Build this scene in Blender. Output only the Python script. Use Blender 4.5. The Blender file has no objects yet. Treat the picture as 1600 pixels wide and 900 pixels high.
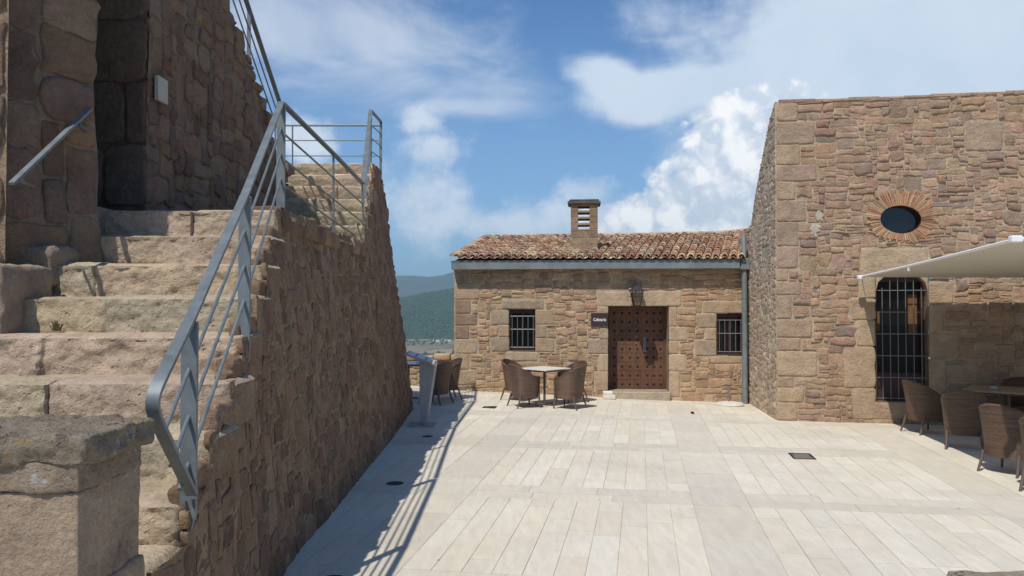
import bpy, math, random
from mathutils import Vector, Matrix, noise
R = math.radians
scene = bpy.context.scene
C = scene.collection

# ------------------------------------------------------------------ camera, sky, sun, exposure
EYE = 2.05
F = 1250.0
TH = math.atan(28 / 1250.0)
cam_d = bpy.data.cameras.new('camera')
cam_d.sensor_width = 36.0
cam_d.lens = 36.0 * F / 1600.0
cam_d.clip_start = 0.05
cam_d.clip_end = 60000
cam = bpy.data.objects.new('camera', cam_d)
cam.location = (0, 0, EYE)
cam.rotation_euler = (R(90) + TH, 0, 0)
C.objects.link(cam)
scene.camera = cam

SUN_A, SUN_B = 0.31, 0.56                       # metres a shadow moves right / away per metre of height
SUN_EL = math.atan(1 / math.hypot(SUN_A, SUN_B))
SUN_AZ = math.atan2(-SUN_A, -SUN_B)
scene.view_settings.view_transform = 'Standard'
scene.view_settings.look = 'None'
scene.view_settings.gamma = 1.0
scene.view_settings.exposure = 0.0
scene.view_settings.use_curve_mapping = False

sun_d = bpy.data.lights.new('sun', 'SUN')
sun_d.energy = 4.4
sun_d.angle = R(0.53)
sun_d.color = (1.0, 0.945, 0.855)
sun = bpy.data.objects.new('sun', sun_d)
sun.rotation_euler = Vector((SUN_A, SUN_B, -1)).to_track_quat('-Z', 'Y').to_euler()
sun.location = (-10, -15, 40)
C.objects.link(sun)


def pix_dir(px, py):
    x = (px - 800) / F
    y = (450 - py) / F
    return Vector((x, math.cos(TH) - y * math.sin(TH), math.sin(TH) + y * math.cos(TH)))


def P(px, py, d):
    v = pix_dir(px, py)
    return Vector((0, 0, EYE)) + v * (d / v.y)


class NT:
    """tiny helper around a node tree"""
    def __init__(s, tree):
        s.t = tree
        s.n = tree.nodes
        s.l = tree.links

    def node(s, typ, ins=None, **kw):
        nd = s.n.new(typ)
        for k, v in kw.items():
            setattr(nd, k, v)
        for k, v in (ins or {}).items():
            s.put(nd, k, v)
        return nd

    def put(s, nd, k, v):
        sock = nd.inputs[k]
        if isinstance(v, bpy.types.NodeSocket):
            s.l.new(v, sock)
        elif isinstance(v, bpy.types.Node):
            s.l.new(v.outputs[0], sock)
        else:
            sock.default_value = v

    def math(s, op, a, b=None, c=None, clamp=False):
        nd = s.n.new('ShaderNodeMath')
        nd.operation = op
        nd.use_clamp = clamp
        for i, v in enumerate((a, b, c)):
            if v is not None:
                s.put(nd, i, v)
        return nd.outputs[0]

    def mix(s, fac, a, b, blend='MIX'):
        nd = s.n.new('ShaderNodeMix')
        nd.data_type = 'RGBA'
        nd.blend_type = blend
        nd.clamp_factor = True
        s.put(nd, 0, fac)
        s.put(nd, 6, a)
        s.put(nd, 7, b)
        return nd.outputs[2]

    def ramp(s, fac, stops):
        nd = s.n.new('ShaderNodeValToRGB')
        els = nd.color_ramp.elements
        while len(els) < len(stops):
            els.new(0.5)
        for e, (p, c) in zip(els, stops):
            e.position = p
            e.color = (c, c, c, 1) if isinstance(c, (int, float)) else (*c, 1)
        s.put(nd, 0, fac)
        return nd.outputs[0]

    def noise(s, vec, scale, detail=4, rough=0.55, dist=0.0, out=0):
        nd = s.node('ShaderNodeTexNoise', {'Scale': scale, 'Detail': detail, 'Roughness': rough, 'Distortion': dist})
        if vec is not None:
            s.put(nd, 'Vector', vec)
        return nd.outputs[out]

    def smooth(s, x, a, b):
        nd = s.n.new('ShaderNodeMapRange')
        nd.interpolation_type = 'SMOOTHSTEP'
        s.put(nd, 0, x)
        s.put(nd, 1, a)
        s.put(nd, 2, b)
        s.put(nd, 3, 0.0)
        s.put(nd, 4, 1.0)
        return nd.outputs[0]


def build_world():
    w = bpy.data.worlds.new('World')
    scene.world = w
    w.use_nodes = True
    w.node_tree.nodes.clear()
    t = NT(w.node_tree)
    sky = t.node('ShaderNodeTexSky', sky_type='NISHITA')
    sky.sun_disc = False
    sky.sun_elevation = SUN_EL
    sky.sun_rotation = SUN_AZ % (2 * math.pi)
    sky.altitude = 500
    sky.air_density = 1.0
    sky.dust_density = 0.6
    sky.ozone_density = 1.6
    tc = t.node('ShaderNodeTexCoord')
    sep = t.node('ShaderNodeSeparateXYZ', {0: tc.outputs['Generated']})
    az = t.math('ARCTAN2', sep.outputs[0], sep.outputs[1])
    el = t.math('ARCSINE', sep.outputs[2])
    pv = t.node('ShaderNodeCombineXYZ', {0: az, 1: el, 2: 0.0}).outputs[0]
    # wandering of the outlines
    nz = t.noise(pv, 9.0, 9, 0.6)
    nfine = t.noise(pv, 26.0, 8, 0.62)
    wisp_v = t.node('ShaderNodeMapping', {'Vector': pv, 'Scale': (3.2, 8.5, 1.0), 'Rotation': (0, 0, R(-22))}).outputs[0]
    wisp = t.noise(wisp_v, 1.6, 9, 0.62, 0.6)

    def ang(px, py):
        v = pix_dir(px, py).normalized()
        return math.atan2(v.x, v.y), math.asin(v.z)

    def blob(px, py, rx, ry, rot=0.0):
        a, e = ang(px, py)
        m = t.node('ShaderNodeMapping', {'Vector': pv, 'Location': (-a, -e, 0)}, vector_type='POINT')
        m2 = t.node('ShaderNodeMapping', {'Vector': m.outputs[0], 'Rotation': (0, 0, R(rot))})
        m3 = t.node('ShaderNodeMapping', {'Vector': m2.outputs[0], 'Scale': (F / rx, F / ry, 1)})
        ln = t.node('ShaderNodeVectorMath', {0: m3.outputs[0]}, operation='LENGTH')
        return t.math('SUBTRACT', 1.0, ln.outputs['Value'])

    def layer(blobs):
        cur = None
        for b in blobs:
            v = blob(*b)
            if cur is None:
                cur = v
            else:
                nd = t.n.new('ShaderNodeMath')
                nd.operation = 'SMOOTH_MAX'
                t.put(nd, 0, cur)
                t.put(nd, 1, v)
                nd.inputs[2].default_value = 0.25
                cur = nd.outputs[0]
        return cur

    nb = t.math('SUBTRACT', nz, 0.5)
    nf = t.math('SUBTRACT', nfine, 0.5)
    wb = t.math('SUBTRACT', wisp, 0.5)
    # crisp cumulus tower beside the gable and the heap by the tower wall
    cum = layer([(1150, 205, 82, 66), (1120, 300, 110, 72), (1215, 290, 130, 130), (1050, 340, 140, 55), (1230, 190, 60, 60)])
    base_c = cum
    cum = t.math('ADD', cum, t.math('ADD', 0.1, t.math('MULTIPLY', nb, 1.0)))
    cum = t.math('ADD', cum, t.math('MULTIPLY', nf, 0.8))
    pw = t.node('ShaderNodeVectorMath', {0: pv, 1: t.node('ShaderNodeVectorMath', {0: t.noise(pv, 20.0, 5, 0.6, out=1), 1: (.03, .03, 0)}, operation='MULTIPLY').outputs[0]}, operation='ADD').outputs[0]
    bill = None
    for sc_, am_ in ((13.0, 0.9), (30.0, 0.5), (70.0, 0.25)):
        bn = t.noise(pw, sc_, 1, 0.5)
        q = t.math('MULTIPLY', t.math('SUBTRACT', t.math('ABSOLUTE', t.math('SUBTRACT', bn, 0.5)), 0.09), am_ * 2.6)
        bill = q if bill is None else t.math('ADD', bill, q)
    cum = t.math('ADD', cum, bill)
    cum_m = t.math('MULTIPLY', t.smooth(cum, -0.06, 0.26), t.smooth(base_c, -0.16, 0.08))
    # soft veil: upper right sheet, the tongue in the middle and haze low down
    veil = layer([(1480, 60, 480, 250), (1340, 70, 230, 170), (1085, 135, 190, 52, -4), (1200, 140, 150, 70), (1400, 150, 300, 120), (955, 125, 95, 42, 22), (1000, 170, 70, 34)])
    veil = t.math('ADD', veil, t.math('MULTIPLY', nb, 0.9))
    veil = t.math('ADD', veil, t.math('MULTIPLY', wb, 0.7))
    veil_m = t.math('MULTIPLY', t.smooth(veil, -0.06, 0.5), 0.9)
    low = layer([(800, 352, 130, 40), (920, 300, 60, 35), (960, 345, 220, 50), (660, 300, 85, 85), (680, 235, 70, 40), (655, 190, 45, 26),
                 (475, 215, 60, 40), (690, 340, 70, 40)])
    low = t.math('ADD', low, t.math('MULTIPLY', nb, 1.9))
    low = t.math('ADD', low, t.math('MULTIPLY', nf, 1.5))
    low_m = t.math('MULTIPLY', t.smooth(low, -0.1, 0.8), 0.7)
    thin = layer([(560, 55, 290, 130, 15), (470, 40, 260, 110),  (700, 165, 150, 22), (520, 100, 80, 22),])
    thin = t.math('ADD', thin, t.math('MULTIPLY', wb, 2.0))
    thin_m = t.math('MULTIPLY', t.smooth(thin, -0.15, 1.0), 0.55)
    # the rest of the sky, out of this view: scattered fair weather cloud
    behind = t.smooth(t.math('ABSOLUTE', az), 0.75, 1.05)
    gen = t.noise(t.node('ShaderNodeMapping', {'Vector': tc.outputs['Generated'], 'Scale': (1, 1, 2.4)}).outputs[0], 2.4, 9, 0.6)
    gen_m = t.math('MULTIPLY', t.math('MULTIPLY', t.smooth(gen, 0.6, 0.8), behind), 0.4)

    def union(a, b):
        return t.math('SUBTRACT', 1.0, t.math('MULTIPLY', t.math('SUBTRACT', 1.0, a, clamp=True), t.math('SUBTRACT', 1.0, b, clamp=True)))
    m = union(cum_m, union(veil_m, union(low_m, union(thin_m, gen_m))))
    # cloud tone: bright tops, bluish grey folds
    fold = t.smooth(t.math('ADD', t.math('MULTIPLY', nb, 0.9), t.math('ADD', t.math('MULTIPLY', bill, 1.6), t.math('ADD', nf, t.math('MULTIPLY', cum, 0.2)))), -0.4, 0.45)
    fold = t.math('ADD', t.math('MULTIPLY', fold, cum_m), t.math('MULTIPLY', t.math('SUBTRACT', 1.0, cum_m), t.math('ADD', 0.45, t.math('MULTIPLY', nb, 1.6))))
    ccol = t.mix(fold, (6.6, 7.6, 8.9, 1), (11.0, 11.2, 11.4, 1))
    ccol = t.mix(t.math('MULTIPLY', t.math('SUBTRACT', veil_m, cum_m, clamp=True), 0.75), ccol, (6.6, 8.0, 9.4, 1))
    # summer haze towards the horizon
    hz = t.smooth(el, 0.42, 0.0)
    skyc = t.mix(0.85, sky.outputs[0], t.mix(1.0, sky.outputs[0], (0.60, 0.985, 1.36, 1), 'MULTIPLY'))
    skyc = t.mix(t.math('MULTIPLY', hz, 0.6), skyc, (3.0, 4.9, 7.2, 1))
    col = t.mix(m, skyc, ccol)
    bg = t.node('ShaderNodeBackground', {'Color': col, 'Strength': 0.097})
    out = t.node('ShaderNodeOutputWorld', {0: bg.outputs[0]})


build_world()


# ------------------------------------------------------------------ materials
def new_mat(name):
    m = bpy.data.materials.new(name)
    m.use_nodes = True
    m.node_tree.nodes.clear()
    t = NT(m.node_tree)
    bs = t.node('ShaderNodeBsdfPrincipled')
    t.node('ShaderNodeOutputMaterial', {0: bs.outputs[0]})
    return m, t, bs


def plain(name, col, rough=0.6, metal=0.0, var=0.12, scale=12.0, bump=0.0, spec=0.5, bscale=60.0):
    m, t, bs = new_mat(name)
    tc = t.node('ShaderNodeTexCoord').outputs['Object']
    n = t.noise(tc, scale, 6, 0.6)
    f = t.ramp(n, [(0.25, 1 - var), (0.75, 1 + var)])
    c = t.mix(1.0, (*col, 1), f, 'MULTIPLY')
    t.put(bs, 'Base Color', c)
    t.put(bs, 'Roughness', t.math('ADD', rough - 0.06, t.math('MULTIPLY', n, 0.12)))
    t.put(bs, 'Metallic', metal)
    t.put(bs, 'Specular IOR Level', spec)
    if bump:
        b = t.node('ShaderNodeBump', {'Height': t.noise(tc, bscale, 6, 0.6), 'Distance': bump, 'Strength': 0.7})
        t.put(bs, 'Normal', b.outputs[0])
    return m


def stone_mat(name, gain=1.0, dark=0.35, lichen=0.0, bump=0.02, fine=28.0, stain=1.1, pale=0.25, orange=0.0, pits=0.0):
    """per-stone colour comes in through the 'tint' attribute; weathering on top"""
    m, t, bs = new_mat(name)
    tc = t.node('ShaderNodeTexCoord').outputs['Object']
    at = t.node('ShaderNodeAttribute', attribute_name='tint').outputs['Color']
    n1 = t.noise(tc, 5.0, 8, 0.62)
    n2 = t.noise(tc, 34.0, 6, 0.65)
    n3 = t.noise(tc, stain, 6, 0.6, 0.4)
    c = t.mix(1.0, at, t.ramp(n1, [(0.25, 0.72 * gain), (0.5, 1.0 * gain), (0.78, 1.22 * gain)]), 'MULTIPLY')
    c = t.mix(1.0, c, t.ramp(n2, [(0.25, 0.78), (0.7, 1.16)]), 'MULTIPLY')
    c = t.mix(t.math('MULTIPLY', t.smooth(n3, 0.55, 0.78), dark), c, (0.055, 0.05, 0.045, 1))
    c = t.mix(t.math('MULTIPLY', t.smooth(t.noise(tc, 2.7, 7, 0.65), 0.58, 0.8), pale), c, (0.42, 0.36, 0.28, 1))
    if lichen:
        l1 = t.smooth(t.noise(tc, 11.0, 5, 0.7), 0.6, 0.68)
        c = t.mix(t.math('MULTIPLY', l1, lichen), c, (0.42, 0.42, 0.38, 1))
        l3 = t.smooth(t.noise(tc, 7.3, 6, 0.75), 0.58, 0.66)
        c = t.mix(t.math('MULTIPLY', l3, lichen), c, (0.035, 0.033, 0.03, 1))
    if orange:
        l2 = t.smooth(t.noise(tc, 17.0, 4, 0.7, 0.5), 0.6, 0.67)
        c = t.mix(t.math('MULTIPLY', l2, orange), c, (0.44, 0.25, 0.06, 1))
    t.put(bs, 'Base Color', c)
    t.put(bs, 'Roughness', 0.93)
    t.put(bs, 'Specular IOR Level', 0.2)
    vor = t.node('ShaderNodeTexVoronoi', {'Vector': tc, 'Scale': fine * 2.2})
    h = t.math('ADD', t.math('MULTIPLY', t.noise(tc, fine, 10, 0.68), 1.0),
               t.math('MULTIPLY', t.smooth(vor.outputs[0], 0.0, 0.28), 0.25))
    h = t.math('ADD', h, t.math('MULTIPLY', t.noise(tc, 7.0, 5, 0.6), 1.2))
    if pits:
        pv_ = t.node('ShaderNodeTexVoronoi', {'Vector': tc, 'Scale': 17.0, 'Randomness': 1.0})
        hole = t.smooth(pv_.outputs[0], 0.2, 0.08)
        hole = t.math('MULTIPLY', hole, t.smooth(t.noise(tc, 3.3, 4, 0.6), 0.45, 0.6))
        h = t.math('SUBTRACT', h, t.math('MULTIPLY', hole, pits))
    b = t.node('ShaderNodeBump', {'Height': h, 'Distance': bump, 'Strength': 0.9})
    t.put(bs, 'Normal', b.outputs[0])
    return m


M = {}
M['stone_cafe'] = stone_mat('sandstone_cafe', 1.0, 0.25, bump=0.018)
M['stone_hall'] = stone_mat('sandstone_hall', 0.92, 0.25, bump=0.02)
M['stone_stair'] = stone_mat('sandstone_stair', 1.12, 0.55, lichen=0.25, bump=0.02, orange=0.12)
M['stone_step'] = stone_mat('sandstone_step', 1.08, 0.32, lichen=0.14, bump=0.026, fine=18, pale=0.35, pits=0.7)
M['stone_tower'] = stone_mat('sandstone_tower', 1.0, 0.4, lichen=0.1, bump=0.025, fine=20)
M['stone_pillar'] = stone_mat('sandstone_pillar', 0.9, 0.6, lichen=0.35, bump=0.026, fine=46, stain=2.4, pits=1.0)
M['stone_cap'] = stone_mat('sandstone_cap', 0.78, 0.75, lichen=0.8, bump=0.035, fine=34, stain=3.0, orange=0.65)
M['brick'] = stone_mat('terracotta_brick', 1.0, 0.2, bump=0.012)
M['tile'] = stone_mat('roof_tile', 1.15, 0.3, lichen=0.2, bump=0.008, stain=2.0, orange=0.12)
M['zinc'] = plain('zinc', (0.19, 0.215, 0.22), 0.6, 0.3, 0.25, 3.0)
M['rail'] = plain('galvanised_steel', (0.15, 0.172, 0.182), 0.55, 0.25, 0.28, 9.0)
M['iron'] = plain('black_iron', (0.022, 0.021, 0.022), 0.7, 0.2)
M['bars'] = plain('grey_bars', (0.2, 0.2, 0.2), 0.45, 0.3)
M['door_glass'] = plain('door_glass', (0.008, 0.007, 0.006), 0.3, 0.0, 0.1, 4.0, spec=0.2)
M['glass'] = plain('dark_glass', (0.006, 0.008, 0.01), 0.08, 0.0, 0.1, 4.0, spec=0.6)
M['dark_wood'] = plain('dark_red_wood', (0.05, 0.018, 0.014), 0.5, 0, 0.3, 6.0)
M['dark'] = plain('dark_interior', (0.02, 0.016, 0.013), 0.9)
M['canvas'] = plain('canvas', (0.52, 0.475, 0.395), 0.85, 0, 0.04, 3.0)
M['white'] = plain('white_paint', (0.78, 0.77, 0.74), 0.75, 0, 0.05)
M['plaster'] = plain('white_plaster', (0.40, 0.345, 0.275), 0.9, 0, 0.15, 14, 0.004)
M['sign'] = plain('sign_board', (0.035, 0.018, 0.02), 0.5, 0, 0.2)
M['table_top'] = plain('cream_table_top', (0.68, 0.65, 0.57), 0.4, 0, 0.06, 4.0)
M['table_dark'] = plain('tan_table_top', (0.30, 0.24, 0.16), 0.3, 0, 0.12, 4.0)
M['leg'] = plain('bronze_leg', (0.13, 0.09, 0.07), 0.5, 0.2)
M['panel_grey'] = plain('grey_panel', (0.31, 0.315, 0.31), 0.7, 0.0, 0.12, 5.0)
M['concrete'] = plain('pale_concrete', (0.55, 0.52, 0.47), 0.9, 0, 0.15, 12, 0.004)
M['cushion'] = plain('seat_weave', (0.075, 0.045, 0.03), 0.8, 0, 0.2, 30, 0.004)
M['curtain'] = plain('ochre_shutter', (0.15, 0.07, 0.025), 0.7, 0, 0.2, 8)
M['crystal'] = plain('grey_glass_ashtray', (0.45, 0.50, 0.48), 0.15, 0, 0.05)
M['leaf'] = plain('weed_leaf', (0.17, 0.145, 0.06), 0.7, 0, 0.3, 20)
M['plaque'] = plain('pale_plaque', (0.42, 0.38, 0.30), 0.6, 0, 0.1, 10)
M['red_roof'] = plain('far_roof', (0.28, 0.13, 0.08), 0.9)


def slab_mat():
    m, t, bs = new_mat('travertine')
    tc = t.node('ShaderNodeTexCoord').outputs['Object']
    at = t.node('ShaderNodeAttribute', attribute_name='tint').outputs['Color']
    rot = t.node('ShaderNodeMapping', {'Vector': tc, 'Rotation': (0, 0, R(9)), 'Scale': (9, 1.6, 1)}).outputs[0]
    n1 = t.noise(rot, 1.6, 8, 0.62, 0.5)
    n2 = t.noise(tc, 0.55, 7, 0.62)
    n3 = t.noise(tc, 46, 5, 0.7)
    c = t.mix(1.0, at, t.ramp(n1, [(0.25, 0.88), (0.75, 1.07)]), 'MULTIPLY')
    c = t.mix(1.0, c, t.ramp(n3, [(0.3, 0.965), (0.7, 1.03)]), 'MULTIPLY')
    c = t.mix(t.math('MULTIPLY', t.smooth(n2, 0.46, 0.7), 0.3), c, (0.42, 0.365, 0.29, 1))
    spk = t.node('ShaderNodeTexVoronoi', {'Vector': tc, 'Scale': 2.3})
    c = t.mix(t.math('MULTIPLY', t.smooth(spk.outputs[0], 0.045, 0.02), 0.7), c, (0.12, 0.10, 0.08, 1))
    drip = t.smooth(t.noise(tc, 3.1, 8, 0.7, 1.0), 0.66, 0.74)
    c = t.mix(t.math('MULTIPLY', drip, 0.2), c, (0.30, 0.25, 0.19, 1))
    t.put(bs, 'Base Color', c)
    t.put(bs, 'Roughness', t.ramp(n1, [(0.3, 0.62), (0.7, 0.8)]))
    t.put(bs, 'Specular IOR Level', 0.3)
    pit = t.node('ShaderNodeTexNoise', {'Vector': rot, 'Scale': 14.0, 'Detail': 8.0})
    t.put(bs, 'Normal', t.node('ShaderNodeBump', {'Height': pit.outputs[0], 'Distance': 0.0025, 'Strength': 0.7}).outputs[0])
    return m


M['slab'] = slab_mat()


def wicker_mat():
    m, t, bs = new_mat('wicker')
    uv = t.node('ShaderNodeUVMap', uv_map='UVMap').outputs[0]
    tc = t.node('ShaderNodeTexCoord').outputs['Object']
    sep = t.node('ShaderNodeSeparateXYZ', {0: uv})
    # woven strands: horizontal canes 9 mm tall bulging alternately over stakes 26 mm apart
    hz = t.math('SINE', t.math('MULTIPLY', sep.outputs[1], 2 * math.pi / 0.009 * 0.5))
    vz = t.math('SINE', t.math('MULTIPLY', sep.outputs[0], 2 * math.pi / 0.052))
    wv = t.math('MULTIPLY', hz, vz)
    row = t.math('ABSOLUTE', hz)
    h = t.math('ADD', t.math('MULTIPLY', wv, 0.5), row)
    n = t.noise(tc, 60, 4, 0.6)
    nb = t.noise(t.node('ShaderNodeMapping', {'Vector': tc, 'Scale': (3, 3, 42)}).outputs[0], 1.0, 4, 0.6)
    c = t.ramp(t.math('ADD', t.math('MULTIPLY', h, 0.35), t.math('MULTIPLY', n, 0.5)),
               [(0.1, (0.03, 0.017, 0.011)), (0.5, (0.115, 0.064, 0.038)), (0.9, (0.24, 0.145, 0.085))])
    c = t.mix(1.0, c, t.ramp(nb, [(0.35, 0.7), (0.65, 1.3)]), 'MULTIPLY')
    t.put(bs, 'Base Color', c)
    t.put(bs, 'Roughness', 0.5)
    b = t.node('ShaderNodeBump', {'Height': h, 'Distance': 0.004, 'Strength': 0.8})
    t.put(bs, 'Normal', b.outputs[0])
    return m


def door_mat():
    m, t, bs = new_mat('door_wood')
    tc = t.node('ShaderNodeTexCoord').outputs['Object']
    mp = t.node('ShaderNodeMapping', {'Vector': tc, 'Scale': (14, 14, 1.2)}).outputs[0]
    n = t.noise(mp, 2.2, 8, 0.65, 0.8)
    n2 = t.noise(tc, 3.0, 5)
    c = t.ramp(n, [(0.25, (0.055, 0.022, 0.011)), (0.55, (0.135, 0.056, 0.026)), (0.8, (0.20, 0.092, 0.042))])
    c = t.mix(1.0, c, t.ramp(n2, [(0.3, 0.75), (0.7, 1.2)]), 'MULTIPLY')
    t.put(bs, 'Base Color', c)
    t.put(bs, 'Roughness', 0.6)
    t.put(bs, 'Normal', t.node('ShaderNodeBump', {'Height': n, 'Distance': 0.004, 'Strength': 0.6}).outputs[0])
    return m


def ground_mat():
    m, t, bs = new_mat('terrain')
    tc = t.node('ShaderNodeTexCoord').outputs['Object']
    mp = t.node('ShaderNodeMapping', {'Vector': tc, 'Scale': (1, 1, 0.0)}).outputs[0]
    vor = t.node('ShaderNodeTexVoronoi', {'Vector': mp, 'Scale': 0.0042, 'Randomness': 0.9}, feature='F1')
    cv = t.node('ShaderNodeSeparateColor', {0: vor.outputs['Color']})
    fld = t.ramp(cv.outputs[0], [(0.0, (0.21, 0.155, 0.10)), (0.35, (0.28, 0.21, 0.13)), (0.6, (0.16, 0.14, 0.075)), (0.8, (0.09, 0.10, 0.045)), (1.0, (0.30, 0.23, 0.15))])
    n = t.noise(mp, 0.02, 6, 0.6)
    c = t.mix(1.0, fld, t.ramp(n, [(0.3, 0.75), (0.7, 1.2)]), 'MULTIPLY')
    scrub = t.smooth(t.noise(mp, 0.011, 7, 0.7), 0.56, 0.62)
    c = t.mix(t.math('MULTIPLY', scrub, 0.85), c, (0.045, 0.06, 0.025, 1))
    # packed earth joints of the court near by
    ln = t.node('ShaderNodeVectorMath', {0: mp, 1: (3, 10, 0)}, operation='DISTANCE').outputs['Value']
    near = t.smooth(ln, 24.0, 21.0)
    c = t.mix(near, c, t.ramp(t.noise(tc, 6, 6), [(0.3, (0.44, 0.385, 0.30)), (0.7, (0.54, 0.48, 0.38))]))
    t.put(bs, 'Base Color', c)
    t.put(bs, 'Roughness', 0.95)
    return m


def forest_mat(name, a, b, sc):
    m, t, bs = new_mat(name)
    tc = t.node('ShaderNodeTexCoord').outputs['Object']
    vor = t.node('ShaderNodeTexVoronoi', {'Vector': tc, 'Scale': sc}, feature='F1')
    cv = t.node('ShaderNodeSeparateColor', {0: vor.outputs['Color']})
    c = t.mix(cv.outputs[0], (*a, 1), (*b, 1))
    c = t.mix(1.0, c, t.ramp(t.noise(tc, sc * 0.12, 6, 0.6), [(0.3, 0.7), (0.7, 1.35)]), 'MULTIPLY')
    t.put(bs, 'Base Color', c)
    t.put(bs, 'Roughness', 0.95)
    bmp = t.node('ShaderNodeBump', {'Height': t.math('SUBTRACT', 1.0, vor.outputs[0]), 'Distance': 6.0, 'Strength': 1.0})
    t.put(bs, 'Normal', bmp.outputs[0])
    return m


M['wicker'] = wicker_mat()
M['door'] = door_mat()
M['terrain'] = ground_mat()
M['forest'] = forest_mat('forest_hill', (0.022, 0.05, 0.014), (0.05, 0.085, 0.026), 0.09)
M['mountain'] = forest_mat('far_mountain', (0.04, 0.065, 0.04), (0.06, 0.08, 0.045), 0.01)
M['crown'] = plain('far_tree_crown', (0.034, 0.066, 0.018), 0.95, 0, 0.35, 0.05)


# ------------------------------------------------------------------ mesh helpers
ROOT = {}


class MB:
    def __init__(s):
        s.v, s.f, s.c, s.uv = [], [], [], []

    def add(s, verts, faces, col=(0.5, 0.5, 0.5), cols=None):
        o = len(s.v)
        s.v.extend([tuple(v) for v in verts])
        s.f.extend([tuple(i + o for i in f) for f in faces])
        s.c.extend(cols if cols else [col] * len(verts))

    def box(s, lo, hi, col=(0.5, 0.5, 0.5), mtx=None, bev=0.0):
        x0, y0, z0 = lo
        x1, y1, z1 = hi
        if bev:
            vs, fs = [], []
            def ring(z, i):
                return [(x0 + i, y0, z), (x1 - i, y0, z), (x1, y0 + i, z), (x1, y1 - i, z), (x1 - i, y1, z), (x0 + i, y1, z), (x0, y1 - i, z), (x0, y0 + i, z)]
            def ring2(z, i):
                return [(x0 + 2 * i, y0 + i, z), (x1 - 2 * i, y0 + i, z), (x1 - i, y0 + 2 * i, z), (x1 - i, y1 - 2 * i, z), (x1 - 2 * i, y1 - i, z), (x0 + 2 * i, y1 - i, z), (x0 + i, y1 - 2 * i, z), (x0 + i, y0 + 2 * i, z)]
            vs = ring2(z0, bev) + ring(z0 + bev, bev) + ring(z1 - bev, bev) + ring2(z1, bev)
            for k in range(3):
                for i in range(8):
                    j = (i + 1) % 8
                    fs.append((k * 8 + i, k * 8 + j, k * 8 + 8 + j, k * 8 + 8 + i))
            fs.append(tuple(range(7, -1, -1)))
            fs.append(tuple(range(24, 32)))
        else:
            vs = [(x, y, z) for z in (z0, z1) for y in (y0, y1) for x in (x0, x1)]
            fs = [(0, 2, 3, 1), (4, 5, 7, 6), (0, 1, 5, 4), (1, 3, 7, 5), (3, 2, 6, 7), (2, 0, 4, 6)]
        if mtx:
            vs = [mtx @ Vector(v) for v in vs]
        s.add(vs, fs, col)

    def bar(s, a, b, w, h, up=(0, 0, 1), col=(0.5, 0.5, 0.5)):
        a, b = Vector(a), Vector(b)
        y = (b - a)
        L = y.length
        y.normalize()
        x = y.cross(Vector(up)).normalized()
        z = x.cross(y)
        m = Matrix(((x.x, y.x, z.x, a.x), (x.y, y.y, z.y, a.y), (x.z, y.z, z.z, a.z), (0, 0, 0, 1)))
        s.box((-w / 2, 0, -h / 2), (w / 2, L, h / 2), col, m)

    def sweep(s, pts, prof, up=(0, 0, 1), side=None, closed=True, caps=True, col=(0.5, 0.5, 0.5)):
        """sweep a profile (list of (side, up) offsets) along pts"""
        pts = [Vector(p) for p in pts]
        n = len(prof)
        vs = []
        for i, p in enumerate(pts):
            d = (pts[min(i + 1, len(pts) - 1)] - pts[max(i - 1, 0)]).normalized()
            x = d.cross(Vector(up)) if side is None else Vector(side)
            if x.length < 1e-4:
                x = d.cross(Vector((0, 1, 0)))
            x.normalize()
            z = x.cross(d)
            for a, b in prof:
                vs.append(p + x * a + z * b)
        fs = []
        for i in range(len(pts) - 1):
            for j in range(n):
                k = (j + 1) % n
                fs.append((i * n + j, i * n + k, (i + 1) * n + k, (i + 1) * n + j))
        if caps:
            fs.append(tuple(range(n - 1, -1, -1)))
            fs.append(tuple((len(pts) - 1) * n + j for j in range(n)))
        s.add(vs, fs, col)

    def tube(s, pts, r, seg=10, col=(0.5, 0.5, 0.5), up=(0, 0, 1)):
        s.sweep(pts, [(r * math.cos(2 * math.pi * k / seg), r * math.sin(2 * math.pi * k / seg)) for k in range(seg)], up, col=col)

    def lathe(s, prof, ctr=(0, 0, 0), seg=24, col=(0.5, 0.5, 0.5)):
        vs, fs = [], []
        n = len(prof)
        for r, z in prof:
            for k in range(seg):
                a = 2 * math.pi * k / seg
                vs.append((ctr[0] + r * math.cos(a), ctr[1] + r * math.sin(a), ctr[2] + z))
        for i in range(n - 1):
            for k in range(seg):
                j = (k + 1) % seg
                fs.append((i * seg + k, i * seg + j, (i + 1) * seg + j, (i + 1) * seg + k))
        fs.append(tuple(range(seg - 1, -1, -1)))
        fs.append(tuple((n - 1) * seg + k for k in range(seg)))
        s.add(vs, fs, col)

    def build(s, name, mat, parent=None, smooth=False, uv=None):
        me = bpy.data.meshes.new(name)
        off = ROOT.get(parent.name, Vector()) if parent else Vector()
        me.from_pydata([(v[0] - off.x, v[1] - off.y, v[2] - off.z) for v in s.v], [], s.f)
        me.materials.append(mat)
        ca = me.color_attributes.new('tint', 'FLOAT_COLOR', 'POINT')
        flat = []
        for c in s.c:
            flat += (c[0], c[1], c[2], 1.0)
        ca.data.foreach_set('color', flat)
        if uv:
            lay = me.uv_layers.new(name='UVMap')
            for li, lp in enumerate(me.loops):
                lay.data[li].uv = uv[lp.vertex_index]
        if smooth:
            me.polygons.foreach_set('use_smooth', [True] * len(me.polygons))
        me.update()
        if smooth:
            me.set_sharp_from_angle(angle=R(48))
        o = bpy.data.objects.new(name, me)
        C.objects.link(o)
        if parent:
            o.parent = parent
            ROOT[o.name] = off
        return o


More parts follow.
